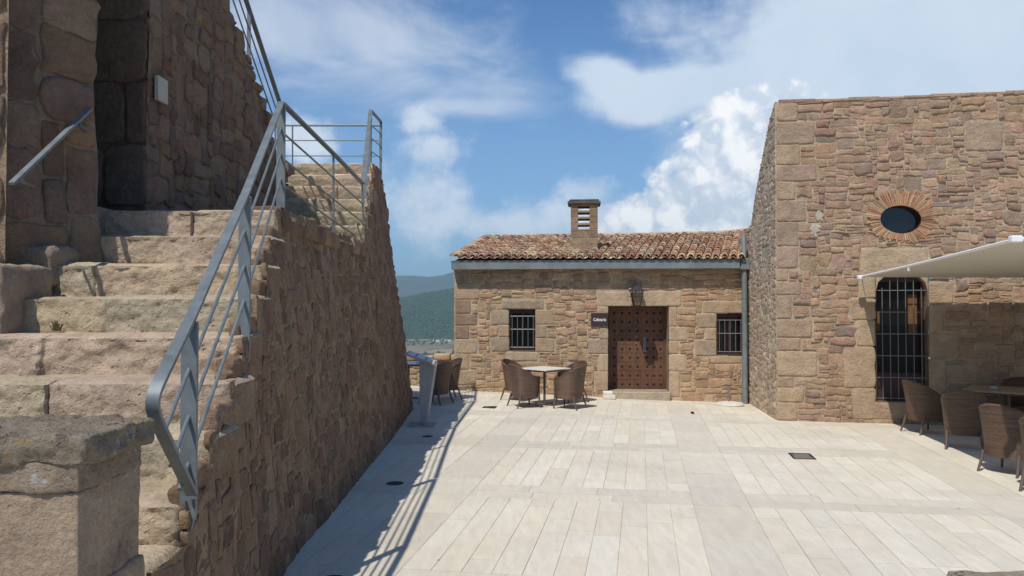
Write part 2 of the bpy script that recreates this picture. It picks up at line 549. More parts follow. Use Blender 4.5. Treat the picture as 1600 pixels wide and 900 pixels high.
def tag(o, label=None, cat=None, group=None, kind=None):
    for k, v in (('label', label), ('category', cat), ('group', group), ('kind', kind)):
        if v:
            o[k] = v
    return o


def thing(name, label, cat, loc, group=None):
    o = bpy.data.objects.new(name, None)
    o.location = loc
    o.empty_display_size = 0.2
    C.objects.link(o)
    ROOT[o.name] = Vector(loc)
    return tag(o, label, cat, group)


def copy_tree(o, parent=None):
    c = o.copy()
    C.objects.link(c)
    if parent:
        c.parent = parent
    for ch in list(o.children):
        copy_tree(ch, c)
    return c


def nz(x, y, z):
    return noise.noise(Vector((x, y, z)))


# ------------------------------------------------------------------ masonry
def pack(U, V, cell, sizes, free, rng):
    """fill a U x V sheet with irregular rectangles, bottom up"""
    nu, nv = int(round(U / cell)), int(round(V / cell))
    occ = [[not free((i + .5) * cell, (j + .5) * cell) for i in range(nu)] for j in range(nv)]
    tot = sum(s[2] for s in sizes)
    out = []
    for j in range(nv):
        for i in range(nu):
            if occ[j][i]:
                continue
            r = rng.random() * tot
            for w, h, p in sizes:
                r -= p
                if r <= 0:
                    break
            run = 0
            while i + run < nu and run < w + 2 and not occ[j][i + run]:
                run += 1
            if run <= w + 1:
                w = run if run - w != 0 and run <= w + 1 else w
            w = min(w, run)
            hh = 1
            while hh < h and j + hh < nv and not any(occ[j + hh][i + k] for k in range(w)):
                hh += 1
            for a in range(hh):
                for b in range(w):
                    occ[j + a][i + b] = True
            out.append((i * cell, j * cell, (i + w) * cell, (j + hh) * cell))
    return out


def stone(mb, S, u0, v0, u1, v1, col, h, gap, rad, jit, rng, res=0.09, rough=0.006, back=0.03, warp=0.0):
    w, hh = u1 - u0 - gap, v1 - v0 - gap
    if w < 0.015 or hh < 0.012:
        return
    uc, vc = (u0 + u1) / 2, (v0 + v1) / 2
    r = min(w, hh) * rad
    pts = []
    cs = [(w / 2 - r, -hh / 2 + r, -90), (w / 2 - r, hh / 2 - r, 0), (-w / 2 + r, hh / 2 - r, 90), (-w / 2 + r, -hh / 2 + r, 180)]
    for q in range(4):
        cx, cy, a0 = cs[q]
        for k in range(3):
            a = R(a0 + 45 * k)
            pts.append((cx + r * math.cos(a), cy + r * math.sin(a)))
        nx, ny, a1 = cs[(q + 1) % 4]
        ex, ey = nx + r * math.cos(R(a1)), ny + r * math.sin(R(a1))
        px, py = pts[-1]
        L = math.hypot(ex - px, ey - py)
        m = max(0, min(6, int(L / res)))
        for k in range(1, m + 1):
            f = k / (m + 1)
            pts.append((px + (ex - px) * f, py + (ey - py) * f))
    mn = min(w, hh)
    j = jit * mn
    sd = rng.random() * 50
    P2 = []
    for x, y in pts:
        a = nz((uc + x) * 9 + sd, (vc + y) * 9, sd) * j
        b = nz((uc + x) * 9, (vc + y) * 9 + sd, 7 + sd) * j
        P2.append((x + a, y + b))
    ta, tb = rng.uniform(-.12, .12) * h / mn * 2, rng.uniform(-.12, .12) * h / mn * 2
    n = len(P2)
    e = min(0.014, mn * 0.12)
    rings = [(0, -back), (0, h * 0.35), (e * 0.45, h * 0.78), (e * 1.6, h)]
    if mn > 0.09:
        rings.append((mn * 0.24, h * 1.08))
    if mn > 0.2:
        rings.insert(4, (mn * 0.11, h * 1.04))
        rings.append((mn * 0.36, h * 1.1))
    vs, cols = [], []

    def put(x, y, o, amp):
        u, v = uc + x, vc + y
        if warp:
            du = warp * nz(u * 2.3, v * 2.3, 3.1)
            dv = warp * nz(u * 2.3, v * 2.3, 9.7)
        else:
            du = dv = 0
        oo = o + (ta * x + tb * y) * (1 if amp else 0) + amp * rough * (nz(u * 16, v * 16, sd) + .6 * nz(u * 41, v * 41, sd))
        vs.append(S(u + du, v + dv, oo))
        k = 1 + 0.10 * nz(u * 5, v * 5, sd + 4)
        cols.append((col[0] * k, col[1] * k, col[2] * k))
    for ins, o in rings:
        su, sv = 1 - 2 * ins / w, 1 - 2 * ins / hh
        for x, y in P2:
            put(x * su, y * sv, o, 0 if o < 0 else 1)
    put(0, 0, h * 1.1, 1)
    fs = []
    for k in range(len(rings) - 1):
        for i in range(n):
            m = (i + 1) % n
            fs.append((k * n + i, k * n + m, (k + 1) * n + m, (k + 1) * n + i))
    last = (len(rings) - 1) * n
    for i in range(n):
        fs.append((last + i, last + (i + 1) % n, len(rings) * n))
    mb.add(vs, fs, cols=cols)


def backing(mb, S, U, V, cell, inside, col, off=0.0, amp=0.004):
    nu, nv = int(round(U / cell)), int(round(V / cell))
    idx, vs, cols, fs = {}, [], [], []

    def vid(i, j):
        if (i, j) not in idx:
            idx[(i, j)] = len(vs)
            u, v = i * cell, j * cell
            vs.append(S(u, v, off + amp * nz(u * 12, v * 12, 1)))
            k = 1 + .16 * nz(u * 3, v * 3, 8)
            cols.append((col[0] * k, col[1] * k, col[2] * k))
        return idx[(i, j)]
    for j in range(nv):
        for i in range(nu):
            if inside((i + .5) * cell, (j + .5) * cell):
                fs.append((vid(i, j), vid(i + 1, j), vid(i + 1, j + 1), vid(i, j + 1)))
    mb.add(vs, fs, cols=cols)


def pick(pal, rng, var=0.16):
    c = rng.choice(pal)
    k = 1 + rng.uniform(-var, var)
    return tuple(max(0.01, x * k * (1 + rng.uniform(-.04, .04))) for x in c)


def masonry(mb, S, U, V, inside, sizes, pal, mortar, seed, cell=0.05, explicit=(), h=(0.008, 0.022), gap=0.016, rad=0.3,
            jit=0.16, warp=0.03, rough=0.006, res=0.09, ex_gap=0.012):
    rng = random.Random(seed)
    ex = [e[:4] for e in explicit]

    def free(u, v):
        if not inside(u, v):
            return False
        for a, b, c, d in ex:
            if a - cell * .25 < u < c + cell * .25 and b - cell * .25 < v < d + cell * .25:
                return False
        return True
    backing(mb, S, U, V, cell, inside, mortar)
    for r in pack(U, V, cell, sizes, free, rng):
        stone(mb, S, *r, pick(pal, rng), rng.uniform(*h), gap, rad * rng.uniform(.4, 1.6), jit, rng, res, rough, warp=warp)
    for e in explicit:
        col = e[4] if len(e) > 4 and e[4] else pick(pal, rng, .1)
        stone(mb, S, *e[:4], col, e[5] if len(e) > 5 else 0.016, ex_gap, 0.08, 0.03, rng, 0.12, rough * .7)


def rough_box(mb, lo, hi, res, rad, amp, freq, col, seed=0, skip=()):
    lo, hi = Vector(lo), Vector(hi)
    key = {}
    vs, fs, cols = [], [], []

    def vert(p):
        q = Vector([min(max(p[k], lo[k] + rad), hi[k] - rad) for k in range(3)])
        d = Vector(p) - q
        nrm = d.normalized() if d.length > 1e-9 else Vector((0, 0, 1))
        r = q + nrm * rad
        k2 = (round(r.x, 5), round(r.y, 5), round(r.z, 5))
        if k2 not in key:
            a = amp * (nz(r.x * freq + seed, r.y * freq, r.z * freq) + .5 * nz(r.x * freq * 2.7, r.y * freq * 2.7 + seed, r.z * freq * 2.7)
                       + .3 * nz(r.x * freq * 7, r.y * freq * 7 + seed, r.z * freq * 7)
                       + .22 * nz(r.x * freq * 17, r.y * freq * 17 + seed, r.z * freq * 17))
            key[k2] = len(vs)
            vs.append(r + nrm * a)
            k = 1 + .12 * nz(r.x * 2.5 + seed, r.y * 2.5, r.z * 2.5)
            cols.append((col[0] * k, col[1] * k, col[2] * k))
        return key[k2]
    for ax in range(3):
        b, c = (ax + 1) % 3, (ax + 2) % 3
        for side in (0, 1):
            if (ax, side) in skip:
                continue

            def ticks(k):
                L = hi[k] - lo[k]
                n = max(2, int(L / res))
                t = sorted(set([lo[k], lo[k] + rad * .3, lo[k] + rad, hi[k] - rad, hi[k] - rad * .3, hi[k]] + [lo[k] + rad + (L - 2 * rad) * i / n for i in range(n + 1)]))
                return t
            tb, tcx = ticks(b), ticks(c)
            for i in range(len(tb) - 1):
                for j in range(len(tcx) - 1):
                    q = []
                    for (x, y) in ((tb[i], tcx[j]), (tb[i + 1], tcx[j]), (tb[i + 1], tcx[j + 1]), (tb[i], tcx[j + 1])):
                        p = [0, 0, 0]
                        p[ax] = hi[ax] if side else lo[ax]
                        p[b], p[c] = x, y
                        q.append(vert(p))
                    if len(set(q)) >= 3:
                        q2 = []
                        for z in q:
                            if z not in q2:
                                q2.append(z)
                        fs.append(tuple(q2 if side else q2[::-1]))
    mb.add(vs, fs, cols=cols)


PAL_CAFE = [(0.323, 0.214, 0.145), (0.404, 0.269, 0.166), (0.419, 0.288, 0.181), (0.392, 0.259, 0.161), (0.375, 0.232, 0.146), (0.409, 0.279, 0.176), (0.431, 0.298, 0.188), (0.375, 0.259, 0.166), (0.398, 0.256, 0.161), (0.358, 0.254, 0.169), (0.414, 0.277, 0.171)]
PAL_HALL = [(0.348, 0.225, 0.167), (0.320, 0.236, 0.178), (0.407, 0.271, 0.178), (0.419, 0.284, 0.187), (0.398, 0.261, 0.173), (0.402, 0.253, 0.167), (0.411, 0.274, 0.179), (0.396, 0.274, 0.185), (0.386, 0.261, 0.175), (0.381, 0.249, 0.166), (0.424, 0.288, 0.187), (0.386, 0.271, 0.183), (0.411, 0.271, 0.176)]
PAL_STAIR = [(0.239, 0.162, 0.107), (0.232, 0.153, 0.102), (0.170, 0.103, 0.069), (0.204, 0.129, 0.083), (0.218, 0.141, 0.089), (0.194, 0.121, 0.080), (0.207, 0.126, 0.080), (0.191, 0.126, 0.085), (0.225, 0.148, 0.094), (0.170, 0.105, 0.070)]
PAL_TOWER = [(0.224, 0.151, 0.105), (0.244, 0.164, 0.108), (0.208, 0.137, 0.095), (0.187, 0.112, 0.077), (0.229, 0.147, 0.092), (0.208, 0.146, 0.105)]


# ------------------------------------------------------------------ court geometry
def gz(x, y):
    t = min(max((y - 13.0) / 5.0, 0), 1.25)
    return t * (0.13 - 0.036 * (min(max(x, -4), 8) + 1.3))


FD = Vector((0.1596, 0.9872, 0))     # paving direction
RD = Vector((0.9872, -0.1596, 0))


def build_ground():
    # terrain sheet: court on the hill top, slopes, valley floor out to the horizon
    rings = [0, 4, 8, 12, 15, 18, 20.5, 22, 24, 28, 36, 50, 80, 130, 200, 260, 300, 380, 520, 760, 1100, 1600, 2300, 3200, 4500, 6500, 8500, 12500]
    seg = 96
    vs, fs = [], []
    for k, r in enumerate(rings):
        for i in range(seg):
            a = 2 * math.pi * i / seg
            x, y = 3 + r * math.cos(a), 10 + r * math.sin(a)
            if r <= 21:
                z = gz(x, y) - 0.05
            else:
                z = max(-165.0, -0.3 - (r - 21) * 0.66) + (3.0 * nz(x * .004, y * .004, 2) if r > 200 else 0)
            vs.append((x, y, z))
    for k in range(len(rings) - 1):
        for i in range(seg):
            j = (i + 1) % seg
            fs.append((k * seg + i, k * seg + j, (k + 1) * seg + j, (k + 1) * seg + i))
    mb = MB()
    mb.add(vs, fs)
    tag(mb.build('ground', M['terrain'], smooth=True), kind='structure')

    # travertine paving: square panels of long slabs, parted by bands
    rng = random.Random(4)
    mb = MB()

    def slab(r0, f0, r1, f1, col):
        g = 0.0022
        ng = max(1, int((f1 - f0) / 0.7))
        gv = []
        for k in range(ng + 1):
            f = f0 + (f1 - f0) * k / ng
            for r in (r0, r1):
                p = RD * r + FD * f
                gv.append((p.x, p.y, gz(p.x, p.y) + 0.002))
        mb.add(gv, [(2 * k, 2 * k + 1, 2 * k + 3, 2 * k + 2) for k in range(ng)], (0.44, 0.385, 0.305))
        r0 += g; f0 += g; r1 -= g; f1 -= g
        nf = max(1, int((f1 - f0) / 0.7))
        q = []
        for k in range(nf + 1):
            f = f0 + (f1 - f0) * k / nf
            for r in (r0, r1):
                p = RD * r + FD * f
                q.append((p.x, p.y))
        lift = rng.uniform(-.0012, .0012)
        top = [(x, y, gz(x, y) + 0.008 + lift) for x, y in q]
        bot = [(x, y, gz(x, y) - 0.004) for x, y in q]
        n = len(q)
        fs = []
        for k in range(nf):
            a = 2 * k
            fs.append((a, a + 1, a + 3, a + 2))
            fs.append((a + 2, a + n + 2, a + n, a))
            fs.append((a + 1, a + n + 1, a + n + 3, a + 3))
        fs.append((0, n, n + 1, 1))
        fs.append((n - 2, n - 1, 2 * n - 1, 2 * n - 2))
        mb.add(top + bot, fs, col)

    def tone(band):
        k = rng.uniform(.95, 1.04)
        if band:
            c = rng.choice([(0.59, 0.54, 0.44), (0.605, 0.55, 0.45), (0.575, 0.53, 0.445), (0.62, 0.57, 0.47)])
        else:
            c = rng.choice([(0.65, 0.595, 0.485), (0.665, 0.612, 0.505), (0.64, 0.588, 0.485), (0.66, 0.612, 0.512), (0.64, 0.578, 0.463)])
        return tuple(x * k for x in c)
    pr, pf = 2.94, 3.0
    for a in range(-2, 4):
        rb0 = 0.52 + pr * a
        rb1 = rb0 + 0.57
        for b in range(-2, 6):
            fb0 = 8.45 + pf * (b - 2)
            fb1 = fb0 + 0.6
            # longitudinal band in this period (runs through the crossing)
            f = fb0
            while f < fb0 + pf - 0.01:
                L = min(rng.uniform(.7, 1.3), fb0 + pf - f)
                slab(rb0, f, rb1, f + L, tone(True))
                f += L
            # cross band between the longitudinal bands
            r = rb1
            while r < rb0 + pr - 0.01:
                L = rng.uniform(.6, 1.1)
                if rb0 + pr - r - L < .3:
                    L = rb0 + pr - r
                slab(r, fb0, r + L, fb0 + 0.29, tone(True))
                r += L
            r = rb1
            while r < rb0 + pr - 0.01:
                L = rng.uniform(.6, 1.1)
                if rb0 + pr - r - L < .3:
                    L = rb0 + pr - r
                slab(r, fb0 + 0.29, r + L, fb1, tone(True))
                r += L
            # panel of slabs
            n = 10
            wd = (pr - 0.57) / n
            for k in range(n):
                f = fb1
                end = fb0 + pf
                first = True
                while f < end - 0.01:
                    L = rng.uniform(.45, 1.25) if not first else rng.uniform(.3, 1.2)
                    first = False
                    if end - f - L < .25:
                        L = end - f
                    slab(rb1 + wd * k, f, rb1 + wd * (k + 1), f + L, tone(False))
                    f += L
    tag(mb.build('pavement', M['slab']), kind='structure')


build_ground()


# ------------------------------------------------------------------ far country
def ridge(name, mat, az0, az1, d_near, d_top, d_back, zbase, prof, n=80, m=14, amp=0.0, fr=0.002):
    """a long hill: prof(az deg) -> crest height"""
    vs, fs = [], []
    for i in range(n + 1):
        a = R(az0 + (az1 - az0) * i / n)
        top = prof(math.degrees(a))
        for j in range(m + 1):
            f = j / m
            if f < 0.7:
                g = f / 0.7
                d = d_near + (d_top - d_near) * g
                z = zbase + (top - zbase) * (g * g * (3 - 2 * g)) * 1.0
            else:
                g = (f - .7) / .3
                d = d_top + (d_back - d_top) * g
                z = top + (zbase - top) * g * g
            x, y = d * math.sin(a), d * math.cos(a)
            z += amp * (nz(x * fr, y * fr, 1) + .5 * nz(x * fr * 3, y * fr * 3, 4)) * min(1, f * 3)
            vs.append((x, y, z))
    for i in range(n):
        for j in range(m):
            a = i * (m + 1) + j
            fs.append((a, a + m + 1, a + m + 2, a + 1))
    mb = MB()
    mb.add(vs, fs)
    return mb.build(name, mat, smooth=True)


def hill_crest(az):
    # px 630 -> 470 (+6), 665 -> 460, 710 -> 452 above the horizon at 478
    pts = [(-60, 40), (-35, 30), (-20, 10), (-10, 25), (-7.8, 40), (-6.2, 69), (-4.1, 95), (0, 130), (10, 180), (25, 150), (45, 90), (60, 60)]
    for (a, h), (b, g) in zip(pts, pts[1:]):
        if a <= az <= b:
            return h + (g - h) * (az - a) / (b - a) + 4 * nz(az * .9, 0, 0)
    return 50


def mount_crest(az):
    pts = [(-60, 500), (-30, 420), (-12, 480), (-7.2, 545), (-6.3, 520), (-5.2, 515), (-4.2, 590), (0, 700), (12, 520), (35, 600), (60, 500)]
    for (a, h), (b, g) in zip(pts, pts[1:]):
        if a <= az <= b:
            return h + (g - h) * (az - a) / (b - a) + 12 * nz(az * 2.1, 0, 0)
    return 500


tag(ridge('hill', M['forest'], -60, 60, 4050, 5500, 6400, -170, lambda a: 2 + (hill_crest(a) - 2) * 1.19, 240, 40, 7, 0.004), kind='structure')
tag(ridge('mountains', M['mountain'], -60, 60, 8300, 10500, 12300, -180, lambda a: 2 + (mount_crest(a) - 2) * .78, 120, 16, 40, 0.0008), kind='structure')


def far_wood():
    rng = random.Random(9)
    mb = MB()
    base = [(math.cos(a) * math.cos(b), math.sin(a) * math.cos(b), math.sin(b)) for b in (-.3, .5) for a in [k * math.pi / 3 for k in range(6)]] + [(0, 0, 1)]
    fs = []
    for k in range(6):
        j = (k + 1) % 6
        fs.append((k, j, j + 6, k + 6))
        fs.append((k + 6, j + 6, 12))

    def tree(x, y, z, s):
        vs = [(x + v[0] * s * rng.uniform(.8, 1.2), y + v[1] * s * rng.uniform(.8, 1.2), z + s * .5 + v[2] * s * rng.uniform(.8, 1.25)) for v in base]
        mb.add(vs, fs)
    n = 0
    while n < 5200:
        a = R(rng.uniform(-9.5, -1.5))
        g = rng.random() ** 0.8
        top = 2 + (hill_crest(math.degrees(a)) - 2) * 1.19
        d = 4050 + 1450 * g
        z = -170 + (top + 170) * (g * g * (3 - 2 * g))
        x, y = d * math.sin(a), d * math.cos(a)
        if nz(x * .006, y * .006, 3) < -.42 and g < .5:
            n += 1
            continue
        tree(x, y, z + 1, rng.uniform(5, 10))
        n += 1
    for k in range(420):
        a = R(rng.uniform(-9, -2))
        d = rng.uniform(1800, 4050)
        x, y = d * math.sin(a), d * math.cos(a)
        if nz(x * .004, y * .002, 5) < 0.12 and d < 3850:
            continue
        tree(x, y, -166, rng.uniform(3, 7))
    tag(mb.build('forest', M['crown']), kind='stuff')


far_wood()

for i, (px, d, s, lab) in enumerate([(676, 3820, 7, 'tiny white farmhouse leftmost of the row at the foot of the green hill'),
                                     (684, 3780, 8, 'tiny pale farmhouse in the middle of the row at the foot of the green hill'),
                                     (693, 3840, 11, 'long white farm building in the row below the green hill'),
                                     (702, 3800, 8, 'tiny white farmhouse of the far row nearest the cafe corner')]):
    p = P(px, 533, d)
    p.z = -165.5
    t_ = thing('farmhouse', lab, 'house', p, 'far farmhouses in the valley')
    mb = MB()
    mb.box((p.x - s, p.y - 6, p.z - 3), (p.x + s, p.y + 6, p.z + 7))
    mb.build('wall', M['white'], t_)
    mb = MB()
    vs = [(p.x - s - 1, p.y - 7, p.z + 7.02), (p.x + s + 1, p.y - 7, p.z + 7.02), (p.x + s + 1, p.y + 7, p.z + 7.02), (p.x - s - 1, p.y + 7, p.z + 7.02), (p.x - s - 1, p.y, p.z + 10), (p.x + s + 1, p.y, p.z + 10)]
    mb.add(vs, [(0, 1, 5, 4), (2, 3, 4, 5), (0, 4, 3), (1, 2, 5), (3, 2, 1, 0)])
    mb.build('roof', M['red_roof'], t_)

# the air: one closed box of thin haze
mb = MB()
mb.box((-12900, -12900, -230), (12900, 12900, 560))
haze_m = bpy.data.materials.new('haze')
haze_m.use_nodes = True
haze_m.node_tree.nodes.clear()
_t = NT(haze_m.node_tree)
_v = _t.node('ShaderNodeVolumePrincipled', {'Color': (0.58, 0.84, 1.0, 1), 'Density': 0.00008, 'Anisotropy': 0.2})
_o = _t.node('ShaderNodeOutputMaterial')
_t.l.new(_v.outputs[0], _o.inputs['Volume'])
haze = mb.build('haze', haze_m)
tag(haze, kind='stuff')


# ------------------------------------------------------------------ cafe
CL = P(710, 478, 18.2)
CR = P(1166, 478, 17.6)
CL.z = CR.z = 0
CU = (CR - CL)
CW = CU.length
CU.normalize()
CN = Vector((CU.y, -CU.x, 0))          # towards the court
if CN.y > 0:
    CN = -CN
CB = -0.25                              # wall foot below ground


def hit(px, py, P0, N):
    v = pix_dir(px, py)
    o = Vector((0, 0, EYE))
    t = (P0 - o).dot(N) / v.dot(N)
    return o + v * t


def cuv(px, py):
    p = hit(px, py, CL, CN)
    return (p - CL).dot(CU), p.z


def Scafe(u, v, o):
    p = CL + CU * u + CN * o
    return (p.x, p.y, CB + v)


def rect_c(x0, y0, x1, y1):
    u0, z1 = cuv(x0, (y0))
    u1, z1b = cuv(x1, y0)
    _, z0 = cuv((x0 + x1) / 2, y1)
    _, z1 = cuv((x0 + x1) / 2, y0)
    return (u0, z0, u1, z1)


def build_cafe():
    rt = thing('cafe_building', 'low sandstone cafe with tiled roof and studded wooden door at the end of the court', 'building', (CL + CR) / 2)
    zt = cuv(930, 411)[1]
    H = zt - CB
    W1 = rect_c(796, 484, 836, 548)
    W2 = rect_c(1120, 490, 1161, 555)
    DR = rect_c(951, 479, 1044, 611)
    ops = [W1, W2, DR]

    def inside(u, v):
        z = v + CB
        for a, b, c, d in ops:
            if a - .028 < u < c + .028 and b - .028 < z < d + .028:
                return False
        return 0 <= u <= CW
    A = (0.405, 0.292, 0.188)
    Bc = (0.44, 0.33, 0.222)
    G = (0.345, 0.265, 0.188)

    def ex(x0, y0, x1, y1, col=None):
        u0, z0, u1, z1 = rect_c(x0, y0, x1, y1)
        return (max(0, u0), z0 - CB, min(CW, u1), z1 - CB, col, 0.014)
    E = [ex(784, 468, 850, 483.6, G), ex(767, 484, 795.6, 507, G), ex(778, 507, 795.6, 526, A), ex(767, 526, 795.6, 549, G),
         ex(836.4, 484, 865, 507, A), ex(836.4, 507, 854, 528, G), ex(836.4, 528, 866, 550, A), ex(790, 549, 841, 564, Bc),
         ex(934, 455, 1064, 478.6, Bc), ex(934, 479, 950.6, 492, A), ex(937, 511, 950.6, 530, Bc), ex(918, 530, 950.6, 553, G), ex(936, 553, 950.6, 580, Bc), ex(930, 580, 950.6, 611, A),
         ex(1044.4, 480, 1058, 510, A), ex(1044.4, 510, 1074, 532, Bc), ex(1044.4, 532, 1060, 553, A), ex(1044.4, 553, 1072, 580, Bc), ex(1044.4, 580, 1062, 620, Bc),
         ex(1098, 470, 1164, 489.6, A), ex(1090, 490, 1119.6, 512, G), ex(1102, 512, 1119.6, 531, A), ex(1086, 531, 1119.6, 556, G), ex(1110, 556, 1164, 568, A)]
    yq = 424
    k = 0
    rq = random.Random(3)
    while yq < 600:
        hh = rq.uniform(15, 27)
        E.append(ex(711, yq, 711 + (38 if k % 2 else 22) * rq.uniform(.85, 1.15), yq + hh, rq.choice([A, Bc, G, (0.29, 0.20, 0.14)])))
        yq += hh
        k += 1
    sizes = [(4, 2, 4), (6, 2, 5), (8, 2, 4), (8, 3, 4), (5, 3, 4), (10, 3, 2), (3, 1, 2), (6, 1, 2), (4, 3, 3), (11, 4, 1), (2, 2, 2), (6, 4, 2), (3, 3, 2), (5, 5, 1)]
    mb = MB()
    masonry(mb, Scafe, CW, H, inside, sizes, PAL_CAFE, (0.46, 0.355, 0.24), 11, 0.045, E, (0.003, 0.024), 0.013, 0.13, 0.26, 0.03)
    # left return of the wall, the back and a plain body
    Lback = 5.2
    FDc = -CN

    def Sl(u, v, o):
        p = CL + FDc * (Lback - u) - CU * o
        return (p.x, p.y, CB + v)
    masonry(mb, Sl, Lback, H, lambda u, v: True, sizes, PAL_CAFE, (0.46, 0.355, 0.24), 12, 0.05, (), (0.004, 0.02), 0.013, 0.28, 0.2, 0.02)
    a, b = CL + FDc * Lback, CR + FDc * Lback
    mb.add([(a.x, a.y, CB), (b.x, b.y, CB), (b.x, b.y, zt), (a.x, a.y, zt)], [(1, 0, 3, 2)], (0.3, 0.22, 0.15))
    # reveals of the openings
    def reveal(r, dep, col):
        u0, z0, u1, z1 = r
        q = []
        for o in (0.012, -dep):
            for (u, z) in ((u0, z0), (u1, z0), (u1, z1), (u0, z1)):
                q.append(Scafe(u, z - CB, o))
        mb.add(q, [(0, 4, 5, 1), (1, 5, 6, 2), (2, 6, 7, 3), (3, 7, 4, 0)], col)
    reveal(W1, .16, A)
    reveal(W2, .16, A)
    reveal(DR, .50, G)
    wall = mb.build('wall', M['stone_cafe'], rt, smooth=True)

    def lbox(mb, u0, z0, u1, z1, o0, o1):
        q = []
        for o in (o0, o1):
            for (u, z) in ((u0, z0), (u1, z0), (u1, z1), (u0, z1)):
                q.append(Scafe(u, z - CB, o))
        mb.add(q, [(0, 1, 2, 3), (5, 4, 7, 6), (0, 4, 5, 1), (1, 5, 6, 2), (2, 6, 7, 3), (3, 7, 4, 0)])

    def window(r):
        u0, z0, u1, z1 = r
        mb = MB()
        fw = 0.045
        e = 0.002
        lbox(mb, u0 + e, z0 + e, u0 + fw, z1 - e, -.15, -.09)
        lbox(mb, u1 - fw, z0 + e, u1 - e, z1 - e, -.15, -.09)
        lbox(mb, u0 + fw, z1 - fw * 1.6, u1 - fw, z1 - e, -.15, -.09)
        lbox(mb, u0 + fw, z0 + e, u1 - fw, z0 + fw, -.15, -.09)
        um = (u0 + u1) / 2
        lbox(mb, um - .02, z0 + fw, um + .02, z1 - fw * 1.6, -.15, -.1)
        w = mb.build('window', M['dark_wood'], rt)
        mb = MB()
        lbox(mb, u0 + fw * .6, z0 + fw * .6, u1 - fw * .6, z1 - fw, -.145, -.135)
        mb.build('glass', M['glass'], w)
        mb = MB()
        for k in range(5):
            u = u0 + .06 + (u1 - u0 - .1) * k / 4
            mb.tube([Scafe(u, z0 + .06 - CB, -.035), Scafe(u, z1 - .13 - CB, -.035)], .007, 6, up=(0, 1, 0))
        for f in (.06, .5, .82):
            z = z0 + (z1 - z0) * f + .02
            mb.tube([Scafe(u0 + .01, z - CB, -.045), Scafe(u1 - .01, z - CB, -.045)], .008, 6)
        mb.build('grille', M['bars'], w)
    window(W1)
    window(W2)

    # door: two studded leaves
    u0, z0, u1, z1 = DR
    mb = MB()
    um = u0 + (u1 - u0) * .61
    fwid = .03
    lbox(mb, u0 + .002, z0, u0 + .05, z1 - .002, -.492, -.43)
    lbox(mb, u1 - .05, z0, u1 - .002, z1 - .002, -.492, -.43)
    lbox(mb, u0 + .05, z1 - .05, u1 - .05, z1 - .002, -.492, -.43)
    nz_ = 9
    for (a, b) in ((u0 + .052, um - .004), (um + .004, u1 - .052)):
        zz = z0 + .012
        hh = (z1 - .054 - zz) / nz_
        for k in range(nz_):
            lbox(mb, a, zz + hh * k + .003, b, zz + hh * (k + 1) - .003, -.488, -.452)
        lbox(mb, a, zz, b, z1 - .052, -.492, -.462)
    lbox(mb, um - .045, z0 + .012, um + .005, z1 - .056, -.46, -.438)
    dr = mb.build('door', M['door'], rt)
    for (a, b, nn) in ((u0 + .052, um - .05, 4), (um + .004, u1 - .052, 3)):
        for k in range(nz_):
            z = z0 + .012 + (z1 - .066 - z0) * (k + .5) / nz_
            for q in range(nn):
                u = a + (b - a) * (q + .5) / nn
                c = Vector(Scafe(u, z - CB, -.452))
                e = .028
                pts = [c - CU * e - Vector((0, 0, e)), c + CU * e - Vector((0, 0, e)), c + CU * e + Vector((0, 0, e)), c - CU * e + Vector((0, 0, e)), c + CN * .02]
                mb = MB()
                mb.add(pts, [(0, 1, 4), (1, 2, 4), (2, 3, 4), (3, 0, 4)])
                mb.build('stud', M['iron'], dr)
    mb = MB()
    c = Vector(Scafe(um + .02, z0 + 1.0 - CB, -.43))
    mb.tube([c + Vector((0, 0, .13)), c + CN * .05 + Vector((0, 0, .1)), c + CN * .05 - Vector((0, 0, .1)), c - Vector((0, 0, .13))], .011, 8, up=(1, 0, 0))
    lbox(mb, um - .01, z0 + .84, um + .05, z0 + 1.17, -.438, -.43)
    c2 = Vector(Scafe(um + .02, z0 + .78 - CB, -.43))
    mb.tube([c2, c2 + CN * .05], .02, 10)
    mb.build('handle', M['bars'], dr)
    for k in range(5):
        mb = MB()
        c = Vector(Scafe(u0 + (u1 - u0) * .48, z1 - .2 - .16 * k - CB, -.45))
        mb.tube([c, c + CN * .03], .016, 8)
        mb.build('bolt', M['bars'], dr)
    # threshold
    mb = MB()
    g0 = gz(2.4, 18) - .1
    q = [Scafe(u0 - .14, 0, 0)]
    p0, p1 = Vector(Scafe(u0 - .1, 0, 0)), Vector(Scafe(u1 + .02, 0, 0))
    ang = math.atan2(CU.y, CU.x)
    mt = Matrix.Translation((p0.x, p0.y, 0)) @ Matrix.Rotation(ang, 4, 'Z')
    mb.box((0, -.2, g0), ((p1 - p0).length, .5, z0 - .002), (0.40, 0.33, 0.24), mt, .012)
    mb.build('threshold', M['stone_cafe'], rt)

    # roof: barrel tiles
    N = 35
    ov = .27
    zE = cuv(930, 408)[1]
    EL = hit(708, 404, CL + CN * ov, CN)
    ER = hit(1166, 404, CL + CN * ov, CN)
    RL = P(763, 372, 22.3)
    RR = P(1172, 366, 21.7)
    mb = MB()
    rng = random.Random(21)
    tp = [(0.42, 0.265, 0.17), (0.37, 0.20, 0.12), (0.47, 0.34, 0.22), (0.30, 0.155, 0.10), (0.40, 0.29, 0.19), (0.52, 0.40, 0.25), (0.34, 0.245, 0.17), (0.26, 0.165, 0.115)]

    def roofp(u, s):
        e = EL.lerp(ER, u)
        r = RL.lerp(RR, u)
        p = e.lerp(r, s)
        p.z += .05 * nz(u * 6, s * 2, 2) * s + .10 * max(0, (u - .86) / .14) * s
        return p
    up = Vector((0, 0, 1))
